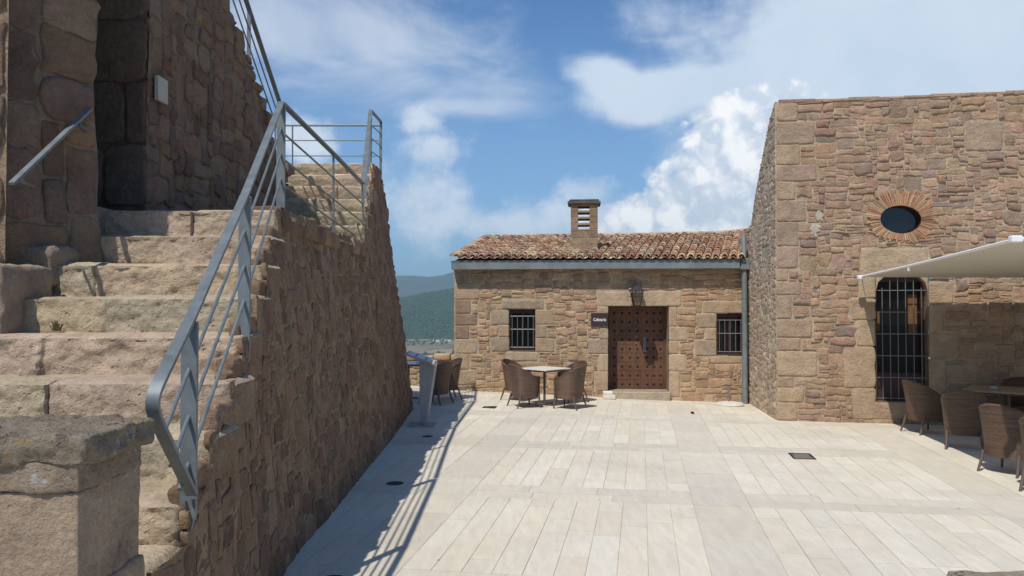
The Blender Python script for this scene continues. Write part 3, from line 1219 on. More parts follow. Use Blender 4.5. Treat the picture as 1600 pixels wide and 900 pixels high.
    for i in range(N):
        for cover in (0, 1):
            uc = (i + (.5 if cover else 0.0)) / N
            if not cover and i == 0:
                continue
            rows = 12
            for k in range(rows):
                s0 = k / rows - .012
                s1 = (k + 1.22) / rows
                w = (ER - EL).length / N * (.41 if cover else .52)
                jx = rng.uniform(-.012, .012)
                lift = .012 * rng.random()
                col = pick(tp, rng, .12)
                vs = []
                sg = 7
                for (s, wr, zz) in ((s0, w, .045), (s0, w - .016, .042), (s1, w * .78, .012)):
                    p = roofp(uc, min(s, 1.03))
                    if s == s1:
                        jj = jx * .3
                    else:
                        jj = jx
                    for q in range(sg + 1):
                        a = math.pi * q / sg
                        if cover:
                            vs.append(p + CU * (wr * math.cos(a) + jj) + up * (wr * 1.0 * math.sin(a) + zz + lift + (.0 if cover else -.05)))
                        else:
                            vs.append(p + CU * (wr * math.cos(a) + jj) + up * (.02 - wr * .6 * math.sin(a) + zz))
                n = sg + 1
                fs = []
                for q in range(sg):
                    fs.append((q, q + 1, n + q + 1, n + q))
                    fs.append((q, 2 * n + q, 2 * n + q + 1, q + 1))
                cols = []
                for z in range(3 * n):
                    m_ = (1.0 if z >= 2 * n else 1.06) * rng.uniform(.94, 1.06)
                    cols.append((col[0] * m_, col[1] * m_, col[2] * m_))
                mb.add(vs, fs, cols=cols)
    # bedding under the tiles, ridge line and the back slope
    a, b, c, d = EL - up * .07, ER - up * .07, RR - up * .06, RL - up * .06
    e, f = RR + Vector((0.4, 4, -1.0)), RL + Vector((0.4, 4, -1.0))
    mb.add([a, b, c, d], [(0, 1, 2, 3)], (0.2, 0.13, 0.09))
    mb.add([d + up * .05, c + up * .05, e, f], [(0, 1, 2, 3)], (0.26, 0.16, 0.1))
    gx = [a, d, Vector((d.x, d.y, zt - .05)), Vector((a.x, a.y, zt - .1))]
    mb.add(gx, [(0, 1, 2, 3)], (0.2, 0.13, 0.09))
    for k in range(16):
        u0_, u1_ = k / 16 - .004, (k + 1) / 16 + .004
        p, q = roofp(u0_, 1.0), roofp(u1_, 1.0)
        col = pick([(0.36, 0.25, 0.16), (0.31, 0.2, 0.13), (0.4, 0.3, 0.2)], rng, .15)
        vs = []
        for (pt, rr) in ((p, .10), (q, .085)):
            for z in range(7):
                a_ = math.pi * z / 6
                vs.append(pt + Vector((0, rr * 1.2 * math.cos(a_), rr * .8 * math.sin(a_) + .015)))
        mb.add(vs, [(z, z + 1, 8 + z, 7 + z) for z in range(6)] + [tuple(range(7))], col)
    # verge tiles on the left edge
    for k in range(12):
        p, q = roofp(0, k / 12), roofp(0, (k + 1.2) / 12)
        col = pick(tp, rng, .2)
        vs = []
        for (pt, rr, zz) in ((p, .1, .05), (q, .08, .03)):
            for z in range(7):
                a_ = math.pi * z / 6
                vs.append(pt + CU * (rr * math.cos(a_)) + up * (rr * .75 * math.sin(a_) + zz))
        mb.add(vs, [(z, 7 + z, 8 + z, z + 1) for z in range(6)] + [tuple(range(7))], col)
    roof = mb.build('roof', M['tile'], rt, smooth=True)

    # chimney of squared blocks with see-through louvres
    mb = MB()
    cd = 18.75
    rc = random.Random(8)
    pL, pR = P(892, 478, cd), P(934, 478, cd)
    wdt = pR.x - pL.x
    zb, zl, ztop = roofp(.47, .1).z - .15, P(910, 358, cd).z, P(910, 319, cd).z
    dep = .5
    mt = Matrix.Translation((pL.x, cd, 0)) @ Matrix.Rotation(ang, 4, 'Z')
    cc = [(0.30, 0.215, 0.135), (0.33, 0.24, 0.16), (0.28, 0.2, 0.13)]
    z = zb
    k = 0
    while z < zl - .02:
        hh = min(.155, zl - z)
        sp = wdt * (.42 if k % 2 else .62)
        for (a, b) in ((0, sp), (sp, wdt)):
            j = rc.uniform(-.004, .004)
            mb.box((a + .003, j, z + .003), (b - .003, dep + j, z + hh - .003), pick(cc, rc, .1), mt, .006)
        mb.box((.01, .012, z), (wdt - .01, dep - .012, z + hh), (0.36, 0.28, 0.19), mt)
        z += hh
        k += 1
    op0, op1 = wdt * .27, wdt * .70
    nlv = 4
    hh = (ztop - zl) / nlv
    for q in range(nlv):
        zz = zl + hh * q
        for (a, b) in ((0, op0), (op1, wdt)):
            mb.box((a, .003, zz + .002), (b, dep - .003, zz + hh - .002), pick(cc, rc, .1), mt, .006)
        mb.box((op0 - .01, .0, zz + hh * .66), (op1 + .01, dep, zz + hh - .004), pick(cc, rc, .1), mt)
    z2 = P(910, 311, cd).z
    mb.box((-.07, -.06, ztop - .002), (wdt + .07, dep + .06, ztop + .07), (0.11, 0.095, 0.085), mt, .012)
    mb.box((-.03, -.03, ztop + .07), (wdt + .03, dep + .03, ztop + .11), (0.10, 0.085, 0.075), mt, .01)
    # mortar flashing at the foot
    fz = P(910, 396, cd).z
    q = [mt @ Vector(v) for v in ((-.10, -.14, fz - .16), (wdt + .10, -.14, fz - .16), (wdt + .10, dep, fz + .02), (-.10, dep, fz + .02),
                                  (-.01, -.01, fz + .08), (wdt + .01, -.01, fz + .08), (wdt + .01, dep, fz + .12), (-.01, dep, fz + .12))]
    mb.add(q, [(0, 1, 5, 4), (1, 2, 6, 5), (2, 3, 7, 6), (3, 0, 4, 7)], (0.38, 0.31, 0.22))
    mb.build('chimney', M['stone_cafe'], roof)

    # zinc gutter box, downpipe
    mb = MB()
    _, zg1 = cuv(930, 408)
    ovg = .27
    gl = hit(705, 408, CL + CN * ovg, CN)
    gr = hit(1156, 408, CL + CN * ovg, CN)
    gh = .185
    mt2 = Matrix.Translation((gl.x, gl.y, gl.z - gh)) @ Matrix.Rotation(ang, 4, 'Z')
    L = (gr - gl).length
    mb.box((0, 0, 0), (L, .262, gh - .012), mtx=mt2)
    mb.box((-.01, -.012, gh - .011), (L + .01, .262, gh + .008), mtx=mt2)
    for k in range(5):
        x = L * (k + .62) / 5
        mb.box((x, -.004, .0), (x + .012, .02, gh - .013), mtx=mt2)
    gu = mb.build('gutter', M['zinc'], rt)
    mb = MB()
    pp = hit(1163, 420, CL + CN * .14, CN)
    gzv = gz(pp.x, pp.y)
    mb.tube([(pp.x, pp.y, gzv - .03), (pp.x, pp.y, pp.z + .02)], .06, 16, up=(0, 1, 0))
    for z in (gzv + .35, gzv + 1.3, gzv + 2.3):
        mb.tube([(pp.x, pp.y, z), (pp.x, pp.y, z + .035)], .066, 16, up=(0, 1, 0))
    mt3 = Matrix.Translation((pp.x, pp.y, pp.z)) @ Matrix.Rotation(ang, 4, 'Z')
    mb.box((-.10, -.10, -.02), (.10, .10, .23), mtx=mt3, bev=.012)
    mb.tube([(pp.x, pp.y, pp.z + .2), (pp.x + .02, pp.y + .1, pp.z + .75)], .05, 14)
    mb.build('downpipe', M['zinc'], gu, smooth=False)
    return rt


build_cafe()


# ------------------------------------------------------------------ hall on the right
HC = P(1213, 478, 14.5)
HC.z = 0
HU = RD.copy()
HN = -FD.copy()
HLEN = 9.5
HB = -0.3


def Shall(u, v, o):
    p = HC + HU * u + HN * o
    return (p.x, p.y, HB + v)


def huv(px, py):
    p = hit(px, py, HC, HN)
    return (p - HC).dot(HU), p.z


def build_hall():
    rt = thing('stone_hall', 'tall rubble sandstone building on the right with an oval window and a barred door', 'building', HC + HU * 3)
    zt = huv(1300, 156)[1]
    H = zt - HB

    def rc(x0, y0, x1, y1):
        xm, ym = (x0 + x1) / 2, (y0 + y1) / 2
        return (huv(x0, ym)[0], huv(xm, y1)[1], huv(x1, ym)[0], huv(xm, y0)[1])
    W = rc(1369, 432, 1450, 628)
    oc = huv(1407, 343)
    ou, ov = oc
    orx = (rc(1375, 343, 1439, 344)[2] - rc(1375, 343, 1439, 344)[0]) / 2
    ory = (rc(1407, 321, 1408, 364)[3] - rc(1407, 321, 1408, 364)[1]) / 2
    tilt = R(-5)

    def inside(u, v):
        z = v + HB
        if W[0] - .028 < u < W[2] + .028 and W[1] - .028 < z < W[3] + .028:
            return False
        x, y = u - ou, z - ov
        if (x / (orx + .03)) ** 2 + (y / (ory + .03)) ** 2 < 1:
            return False
        return True
    A = (0.430, 0.312, 0.205)
    Bc = (0.460, 0.342, 0.223)
    G = (0.390, 0.282, 0.195)

    def ex(x0, y0, x1, y1, col=None, h=.016):
        u0, z0, u1, z1 = rc(x0, y0, x1, y1)
        return (max(0, u0), z0 - HB, u1, z1 - HB, col, h)
    E = [ex(1508, 190, 1567, 236, G), ex(1344, 388, 1449, 431.5, Bc, .02), ex(1318, 541, 1368.5, 606, A), ex(1332, 606, 1368.5, 655, A), ex(1338, 500, 1368.5, 541, Bc),
         ex(1330, 466, 1368.5, 500, A), ex(1340, 432, 1368.5, 466, Bc), ex(1450.5, 440, 1490, 475, A), ex(1450.5, 475, 1474, 520, Bc), ex(1450.5, 520, 1500, 560, A), ex(1450.5, 560, 1478, 620, Bc),
         ex(1365, 628.5, 1456, 656, A)]
    rq = random.Random(5)
    y = 158
    k = 0
    while y < 655:
        hh = rq.uniform(17, 40)
        E.append(ex(1213, y, 1213 + (52 if k % 2 else 30) * rq.uniform(.6, 1.3), min(y + hh, 657), rq.choice([A, G, Bc, (0.40, 0.275, 0.205)]), .016))
        y += hh
        k += 1
    # keep the packing clear of the oval brick surround
    ring = []

    def free_in(u, v):
        return inside(u, v)
    sizes = [(4, 2, 4), (6, 2, 5), (8, 2, 4), (8, 3, 4), (5, 3, 4), (10, 3, 2), (3, 1, 2), (6, 1, 2), (4, 3, 3), (11, 4, 1), (2, 2, 2), (6, 4, 2), (3, 3, 2), (5, 5, 1)]
    mb = MB()

    def masonry_hall():
        rng = random.Random(31)
        ex_r = [e[:4] for e in E]
        cell = 0.05

        def free(u, v):
            if not inside(u, v):
                return False
            x, y = u - ou, v + HB - ov
            if (x / (orx + .17)) ** 2 + (y / (ory + .17)) ** 2 < 1:
                return False
            return not any(a - .012 < u < c + .012 and b - .012 < v < d + .012 for a, b, c, d in ex_r)
        backing(mb, Shall, HLEN, H, cell, inside, (0.47, 0.365, 0.25))
        for r in pack(HLEN, H, cell, sizes, free, rng):
            near = r[0] < 5.2
            stone(mb, Shall, *r, pick(PAL_HALL, rng, .13), rng.choice((rng.uniform(.003, .014), rng.uniform(.01, .034))), .013, .13, .26, rng, .08 if near else .2, .008, warp=.035)
        for e in E:
            stone(mb, Shall, *e[:4], e[4] or pick(PAL_HALL, rng), e[5], .012, .08, .04, rng, .12, .008)
    masonry_hall()
    # side wall, running back beside the cafe, its top falling with the roof
    HS = P(1168, 478, 17.75)
    HS.z = 0
    dv = HS - HC
    Ls = dv.length
    dv.normalize()
    SN = Vector((-dv.y, dv.x, 0))
    if SN.x > 0:
        SN = -SN
    back = 6.5
    tops = [(0, zt), (.55, P(1204, 190, 14.5 + .53).z), (1.3, P(1190, 245, 15.75).z), (2.1, P(1177, 300, 16.5).z), (2.75, P(1168, 352, 17.1).z), (3.3, 3.75), (back, 3.4)]

    def top_at(u):
        for (a, h), (b, g) in zip(tops, tops[1:]):
            if a <= u <= b:
                return h + (g - h) * (u - a) / (b - a)
        return 3.4

    def Sside(u, v, o):
        p = HC + dv * (back - u) + SN * o
        return (p.x, p.y, HB + v)
    masonry(mb, Sside, back, H, lambda u, v: v + HB < top_at(back - u) + .01, sizes, [(0.50, 0.385, 0.28), (0.54, 0.43, 0.31), (0.47, 0.345, 0.25), (0.52, 0.41, 0.30)], (0.58, 0.46, 0.33), 33, .05, (), (.002, .014), .02, .32, .24, .03)  # stones and mortar coloured paler here to paint in grazing sunlight
    # body behind: top slope and far sides so that nothing is paper thin
    q = []
    for (u, h) in tops:
        a = HC + dv * u
        b = HC + HU * HLEN + dv * u
        q += [(a.x, a.y, h - .004), (b.x, b.y, h - .004)]
    fs = [(2 * k, 2 * k + 1, 2 * k + 3, 2 * k + 2) for k in range(len(tops) - 1)]
    mb.add(q, fs, (0.3, 0.2, 0.13))
    n = len(tops)
    e0 = [(HC + HU * HLEN + dv * u) for u, h in tops]
    q = [(p.x, p.y, HB) for p in e0] + [(p.x, p.y, h - .004) for p, (u, h) in zip(e0, tops)]
    mb.add(q, [(k, k + 1, n + k + 1, n + k) for k in range(n - 1)], (0.3, 0.22, 0.15))
    # splayed head corners of the barred door
    for (ua, ub) in ((W[0], W[0] + .15), (W[2], W[2] - .15)):
        pts = []
        for o in (.012, -.2):
            for (u, z) in ((ua, W[3] + .02), (ua, W[3] - .26), ((ua * .75 + ub * .25), W[3] - .1), (ub, W[3] + .004), (ub, W[3] + .02)):
                pts.append(Shall(u, z - HB, o))
        f = [(0, 1, 2, 3, 4), (9, 8, 7, 6, 5), (1, 6, 7, 2), (2, 7, 8, 3)]
        mb.add(pts, f, Bc)
    # reveals
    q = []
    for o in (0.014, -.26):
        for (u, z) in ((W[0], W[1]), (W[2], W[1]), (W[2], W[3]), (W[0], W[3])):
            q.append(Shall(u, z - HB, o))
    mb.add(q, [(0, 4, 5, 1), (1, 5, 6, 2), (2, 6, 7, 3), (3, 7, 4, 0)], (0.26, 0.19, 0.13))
    # plaster patch with a small hole, left of the oval window
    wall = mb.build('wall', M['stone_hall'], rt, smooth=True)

    # coping slabs
    mb = MB()
    rg = random.Random(2)
    u = .0
    zc = zt - .03
    mrot = Matrix.Rotation(math.atan2(HU.y, HU.x), 4, 'Z')
    while u < HLEN:
        L = rg.uniform(.42, .62)
        p = HC + HU * u
        zc += .001
        mb.box((0, -.022, zc), (L + .03, .45, zc + rg.uniform(.045, .07)), pick(PAL_HALL, rg, .12), Matrix.Translation((p.x, p.y, 0)) @ mrot @ Matrix.Rotation(.012, 4, 'Y'), .01)
        u += L
    mb.build('coping', M['stone_hall'], rt)

    # oval window
    def ell(t, rx, ry):
        x, y = rx * math.cos(t), ry * math.sin(t)
        return ou + x * math.cos(tilt) - y * math.sin(tilt), ov + x * math.sin(tilt) + y * math.cos(tilt)
    mb = MB()
    n = 48
    vs = []
    for o, s in ((.012, 1.0), (-.16, 1.0), (-.16, .9), (-.13, .9)):
        for k in range(n):
            uu, zz = ell(2 * math.pi * k / n, orx * s, ory * s)
            vs.append(Shall(uu, zz - HB, o))
    fs = []
    for r in range(3):
        for k in range(n):
            j = (k + 1) % n
            fs.append((r * n + k, r * n + j, (r + 1) * n + j, (r + 1) * n + k))
    mb.add(vs, fs)
    ow = mb.build('oval_window', M['dark_wood'], rt)
    mb = MB()
    vs = [Shall(*[(a, b - HB) for a, b in [ell(2 * math.pi * k / n, orx * .93, ory * .93)]][0], -.14) for k in range(n)]
    mb.add(vs, [tuple(range(n))])
    mb.build('glass', M['glass'], ow)
    mb = MB()
    rb = random.Random(17)
    bp = [(0.42, 0.25, 0.135), (0.45, 0.29, 0.165), (0.40, 0.21, 0.12), (0.45, 0.32, 0.20), (0.38, 0.18, 0.115)]
    nb = 78
    # mortar bed of the ring
    vs = []
    for s in (0.0, .12):
        for k in range(nb):
            uu, zz = ell(2 * math.pi * k / nb, orx + s, ory + s)
            vs.append(Shall(uu, zz - HB, .008))
    mb.add(vs, [(k, (k + 1) % nb, nb + (k + 1) % nb, nb + k) for k in range(nb)], (0.40, 0.30, 0.19))
    for k in range(nb):
        t0, t1 = 2 * math.pi * (k + .1) / nb, 2 * math.pi * (k + .9) / nb
        up_ = max(0, math.sin((t0 + t1) / 2))
        ln = rb.uniform(.10, .17) + .13 * up_ * rb.uniform(.4, 1) + .10 * abs(math.cos(t0)) * rb.uniform(.5, 1)
        s0 = .004
        # radial direction leans outward more evenly than the ellipse normal
        pa = []
        for o in (.002, .03 + rb.uniform(-.012, .008)):
            for (t, s) in ((t0, s0), (t1, s0), (t1 + .02 * rb.uniform(-1, 1), ln), (t0, ln)):
                uu, zz = ell(t, orx + s, ory + s)
                pa.append(Shall(uu, zz - HB, o))
        mb.add(pa, [(4, 5, 6, 7), (0, 4, 7, 3), (1, 2, 6, 5), (2, 3, 7, 6), (0, 1, 5, 4)], pick(bp, rb, .18))
    mb.build('brick_surround', M['brick'], ow)

    # barred doorway
    mb = MB()

    def lbox(mb, u0, z0, u1, z1, o0, o1):
        q = []
        for o in (o0, o1):
            for (u, z) in ((u0, z0), (u1, z0), (u1, z1), (u0, z1)):
                q.append(Shall(u, z - HB, o))
        mb.add(q, [(0, 1, 2, 3), (5, 4, 7, 6), (0, 4, 5, 1), (1, 5, 6, 2), (2, 6, 7, 3), (3, 7, 4, 0)])
    fw = .06
    lbox(mb, W[0] + .003, W[1] + .003, W[0] + fw, W[3] - .003, -.25, -.17)
    lbox(mb, W[2] - fw, W[1] + .003, W[2] - .003, W[3] - .003, -.25, -.17)
    lbox(mb, W[0] + fw, W[3] - .09, W[2] - fw, W[3] - .003, -.25, -.17)
    lbox(mb, W[0] + fw, W[1] + .003, W[2] - fw, W[1] + .5, -.25, -.18)
    bd = mb.build('barred_window', M['dark_wood'], rt)
    mb = MB()
    lbox(mb, W[0] + .05, W[1] + .05, W[2] - .05, W[3] - .05, -.24, -.23)
    mb.build('glass', M['door_glass'], bd)
    mb = MB()
    lbox(mb, W[2] - .26, W[3] - 1.02, W[2] - .11, W[3] - .32, -.228, -.215)
    mb.build('inner_shutter', M['curtain'], bd)
    mb = MB()
    lbox(mb, W[0] + .062, W[3] - .98, W[0] + .12, W[3] - .62, -.228, -.215)
    mb.build('inner_shutter', M['curtain'], bd)
    mb = MB()
    w_ = W[2] - W[0]
    for k in range(6):
        u = W[0] + w_ * (.10 + .152 * k + .04)
        top = W[3] - (.02 if 0 < k < 5 else .2) - (.04 if k in (1, 4) else 0)
        mb.tube([Shall(u, W[1] + .03 - HB, -.05), Shall(u, top - HB, -.05)], .0075, 6, up=(0, 1, 0))
    for f in (.11, .285, .46, .635, .81, .975):
        z = W[3] - f * (W[3] - W[1])
        lbox(mb, W[0] + .002, z - .007, W[2] - .002, z + .007, -.068, -.059)
    mb.build('grille', M['bars'], bd)
    # repair patch of white plaster
    mb = MB()
    for (x, y, sx, sy) in ((1280, 338, .07, .09), (1274, 356, .1, .08), (1270, 366, .07, .06)):
        u, z = huv(x, y)
        vs = []
        for k in range(14):
            a = 2 * math.pi * k / 14
            rr = .8 + .9 * nz(math.cos(a) * 2.5 + x, math.sin(a) * 2.5, y)
            vs.append(Shall(u + sx * rr * math.cos(a), z + sy * rr * math.sin(a) - HB, .026))
        vs2 = [Shall(u + 1.15 * sx * math.cos(2 * math.pi * k / 14), z + 1.15 * sy * math.sin(2 * math.pi * k / 14) - HB, 0) for k in range(14)]
        mb.add(vs + vs2, [tuple(range(14))] + [(k, 14 + k, 14 + (k + 1) % 14, (k + 1) % 14) for k in range(14)])
    mb.build('plaster_patch', M['plaster'], wall)


build_hall()


# ------------------------------------------------------------------ staircase block on the left
STEP = {}   # (front edge distance, tread height)
zA = EYE + .845
names = 'ABCDEFGHIJKL'
D_ST = [6.89, 6.46, 6.03, 5.60, 5.17, 4.74, 4.31, 3.88, 3.47, 3.05, 2.62]
Z_ST = [zA - .256 * k for k in range(8)] + [.905, .62, .36]
FL2_D = [10.8, 11.38, 11.93, 12.35, 12.8, 13.2]
FL2_Z = [zA + .256 * (k + 1) for k in range(6)]
ZPLAT = FL2_Z[-1]
D_END = 15.4


def lerp_tab(tab, x):
    if x <= tab[0][0]:
        return tab[0][1]
    for (a, h), (b, g) in zip(tab, tab[1:]):
        if x <= b:
            return h + (g - h) * (x - a) / (b - a)
    return tab[-1][1]


XTOP = [(2.4, -1.5), (3.88, -1.6), (4.31, -1.62), (4.74, -1.67), (5.17, -1.755), (5.6, -1.815), (6.03, -1.88), (6.46, -1.96), (6.89, -2.03), (9.5, -2.12), (10.8, -2.03), (13.2, -2.30), (15.4, -2.5)]
XBASE = [(2.4, -1.40), (6.07, -1.75), (8.0, -1.785), (15.4, -1.89)]


def ztop(d):
    z = Z_ST[-1]
    if d >= FL2_D[0]:
        for k in range(6):
            if d >= FL2_D[k]:
                z = FL2_Z[k]
        return z
    for k in range(len(D_ST) - 1, -1, -1):
        if d >= D_ST[k]:
            z = Z_ST[k]
    return z


def wall_x(d, z):
    zt = max(0.6, lerp_tab([(2.4, .6), (6.9, zA), (10.8, zA), (13.2, ZPLAT), (20, ZPLAT)], d))
    b, t = lerp_tab(XBASE, d), lerp_tab(XTOP, d)
    f = max(0, z) / zt
    return b + (t - b) * f


def build_stairs():
    rt = thing('stone_staircase', 'weathered sandstone staircase block climbing along the tower on the left', 'staircase', (-2.4, 8, 0))
    mb = MB()
    U0, L = 2.3, D_END - 2.3
    ZB = -.2

    def S(u, v, o):
        d, z = U0 + u, ZB + v
        wob = .035 * nz(d * .8, z * .8, 5)
        return (wall_x(d, z) + o + wob, d, z)

    def inside(u, v):
        z = ZB + v
        return z < ztop(U0 + u) - .015
    sizes = [(3, 2, 4), (4, 3, 5), (5, 3, 5), (4, 4, 4), (6, 4, 3), (7, 5, 2), (3, 3, 4), (2, 3, 2), (5, 6, 1), (8, 4, 2), (2, 2, 3), (6, 2, 3)]
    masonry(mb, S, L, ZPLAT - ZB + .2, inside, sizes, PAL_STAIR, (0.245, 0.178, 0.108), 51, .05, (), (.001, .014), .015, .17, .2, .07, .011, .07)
    # body: end, back and inner sheets (not quite at the stones)
    e = [(wall_x(D_END, z), D_END, z) for z in (ZB, 1, 2, 3, ZPLAT - .02)]
    w2 = [(-4.6, D_END, z) for z in (ZB, 1, 2, 3, ZPLAT - .02)]
    mb.add(e + w2, [(k, k + 1, 6 + k, 5 + k) for k in range(4)], (0.23, 0.16, 0.11))
    rngq = random.Random(8)
    # irregular end stones break the silhouette
    def Se(u, v, o):
        z = ZB + v
        return (wall_x(D_END, z) - u, D_END + o, z)
    masonry(mb, Se, 2.0, ZPLAT - ZB - .05, lambda u, v: True, sizes, PAL_STAIR, (0.195, 0.145, 0.095), 52, .06, (), (.01, .06), .02, .36, .3, .03, .012, .1)
    z = .05
    while z < ZPLAT - .2:
        h = rngq.uniform(.15, .34)
        w = rngq.uniform(.22, .4)
        x = wall_x(D_END, z + h / 2)
        rough_box(mb, (x - .35, D_END - w, z), (x + rngq.uniform(.0, .035), D_END + rngq.uniform(.02, .1), z + h - .015), .12, .05, .02, 5, pick(PAL_STAIR, rngq), rngq.random() * 90)
        z += h
    mb.build('wall', M['stone_stair'], rt, smooth=True)

    rng = random.Random(77)

    def step(xl, xr, d0, d1, z0, z1, seed, amp=1.0, name='step', endtab=True):
        """one course of blocks: rough face, worn nose, tread"""
        mb = MB()
        joints = []
        x = xl + rng.uniform(.5, 1.2)
        while x < xr - .45:
            joints.append(x)
            x += rng.uniform(.8, 1.6)
        xs = set()
        n = max(8, int((xr - xl) / (.02 if d0 < 8 else .04)))
        for k in range(n + 1):
            xs.add(round(xl + (xr - xl) * k / n, 4))
        for j in joints:
            for q in (-.014, 0, .014):
                xs.add(round(j + q, 4))
        for q in (.0, .012, .03, .05):
            xs.add(round(xr - q, 4))
        xs = sorted(xs)
        H = z1 - z0
        nb_ = .0 if d0 < 8 else .035
        prof = [(nb_, -.04), (nb_, .0)] + [(nb_ * max(0, 1 - f / .62), H * f) for f in (.07, .14, .21, .28, .35, .42, .49, .56, .63, .7, .77, .83, .88)] + [(.004, H * .93), (.012, H * .97), (.028, H * .995), (.05, H)] + \
               [(.05 + (d1 - d0 + .03 - .05) * f, H) for f in (.2, .4, .6, .8, 1)]
        tones = [pick([(0.39, 0.315, 0.222), (0.42, 0.336, 0.238), (0.375, 0.302, 0.215), (0.395, 0.312, 0.215)], rng, .08 if d0 < 8 else .2) for _ in range(len(joints) + 1)]
        dpt = [rng.uniform(-.018, .018) for _ in range(len(joints) + 1)]
        hpt = [rng.uniform(-.012, .006) for _ in range(len(joints) + 1)]
        vs, cols, fs = [], [], []
        m = len(prof)
        for x in xs:
            bi = sum(1 for j in joints if x > j)
            jd = min([abs(x - j) for j in joints] + [9])
            jn = .014 if jd < .004 else 0.0
            er = max(0, 1 - (xr - x) / .05)
            for (pd, pz) in prof:
                nose = max(0, 1 - abs(pz - H) / .06) * max(0, 1 - pd / .12)
                a = amp * (.028 * nz(x * 3 + seed, (z0 + pz) * 5, pd * 4 + seed) + .014 * nz(x * 11, (z0 + pz) * 14 + seed, pd * 9) + .011 * nz(x * 30, (z0 + pz) * 34, seed) + .005 * nz(x * 64, (z0 + pz) * 70, seed))
                wear = (1 if d0 < 8 else .15) * nose * (.022 + .045 * max(0, nz(x * 1.7 + seed, seed, 0)) + .02 * max(0, nz(x * 7, seed, 2)))
                tz = .008 * nz(x * 4, pd * 5, seed) + .004 * nz(x * 15, pd * 16, seed)
                isface = pd < .03 or pz < H * .6
                dd = d0 + pd + dpt[bi] + (a if isface else a * .3) + jn + er * er * .04 * (1 if isface else 0)
                zz = z0 + pz + (tz + hpt[bi] - wear - jn * .6 if pz > H * .9 else 0) - er * er * (.03 if pz > H * .9 else 0)
                vs.append((x, dd, zz))
                k = 1 + .1 * nz(x * 4, pz * 6, seed) - (.18 if jn else 0)
                c = tones[bi]
                cols.append((c[0] * k, c[1] * k, c[2] * k))
        for i in range(len(xs) - 1):
            for j in range(m - 1):
                a = i * m + j
                fs.append((a, a + m, a + m + 1, a + 1))
        mb.add(vs, fs, cols=cols)
        last = (len(xs) - 1) * m
        # right end: a rough face of its own
        ring = [Vector(vs[last + j]) for j in range(m)] + [Vector((xr - .01, d1 + .03, z0 - .04))]
        ctr = sum(ring, Vector()) / len(ring)
        ev, ef = [], []
        for f in (0, .35, .7):
            for p in ring:
                q = p.lerp(ctr, f)
                q.x = xr + (.02 * nz(q.y * 8, q.z * 8, seed) + .012 * nz(q.y * 21, q.z * 21, seed) if f else p.x - xr)
                ev.append(q)
        ev.append(ctr + Vector((.01, 0, 0)))
        kk = len(ring)
        for r_ in range(2):
            for q in range(kk):
                ef.append((r_ * kk + q, r_ * kk + (q + 1) % kk, (r_ + 1) * kk + (q + 1) % kk, (r_ + 1) * kk + q))
        for q in range(kk):
            ef.append((2 * kk + q, 2 * kk + (q + 1) % kk, 3 * kk))
        c = tones[-1]
        mb.add(ev, ef, pick(PAL_STAIR, rng))
        o = mb.build(name, M['stone_step'], rt, smooth=True)
        return o

    XL = [-3.72, -3.66, -3.62, -3.55, -3.5, -3.5, -3.4, -3.3, -3.1, -3.0, -2.9]
    for k, (d, z) in enumerate(zip(D_ST, Z_ST)):
        dn = D_ST[k - 1] if k else 7.3
        zl = Z_ST[k + 1] if k + 1 < len(D_ST) else 0
        xr = lerp_tab(XTOP, d) + .0 + (0.0 if k < 8 else -.03)
        step(XL[k] - .1, xr, d, dn, zl, z, 13.7 * k + 3)
    for k, (d, z) in enumerate(zip(FL2_D, FL2_Z)):
        dn = FL2_D[k + 1] if k < 5 else 13.8
        step(-3.6, lerp_tab(XTOP, d) + .03, d, dn, z - .256, z, 5.1 * k + 60, .7)
    # landing and upper platform
    def flat(d0, d1, z, xl, name):
        mb = MB()
        nx, ny = 26, max(6, int((d1 - d0) / .12))
        vs, fs = [], []
        for j in range(ny + 1):
            d = d0 + (d1 - d0) * j / ny
            xr = wall_x(d, z) + .03 + .035 * nz(d * 3, 0, 3)
            for i in range(nx + 1):
                x = xl + (xr - xl) * i / nx
                zz = z - .004 + .014 * nz(x * 3, d * 3, 4) + .006 * nz(x * 11, d * 11, 1)
                if i == nx:
                    zz -= .03
                vs.append((x, d, zz))
            vs.append((xr + .002, d, z - .07))
        r = nx + 2
        for j in range(ny):
            for i in range(nx + 1):
                a = j * r + i
                fs.append((a, a + 1, a + r + 1, a + r))
        mb.add(vs, fs, (0.36, 0.275, 0.195))
        mb.build(name, M['stone_step'], rt, smooth=True)
    flat(7.28, 10.86, zA, -3.6, 'landing')
    flat(13.75, D_END + .02, ZPLAT, -4.6, 'platform')
    # edge stones along the landing
    rg = random.Random(4)
    d = 7.0
    while d < 10.6:
        L = rg.uniform(.22, .5)
        x = wall_x(d + L / 2, zA)
        mb = MB()
        rough_box(mb, (x - .3, d, zA - .18), (x + .05 + rg.uniform(-.02, .02), d + L - .015, zA + rg.uniform(.015, .05)), .07, .035, .018, 6, pick(PAL_STAIR, rg), d * 7)
        mb.build('edge_stone', M['stone_stair'], rt, smooth=True)
        d += L
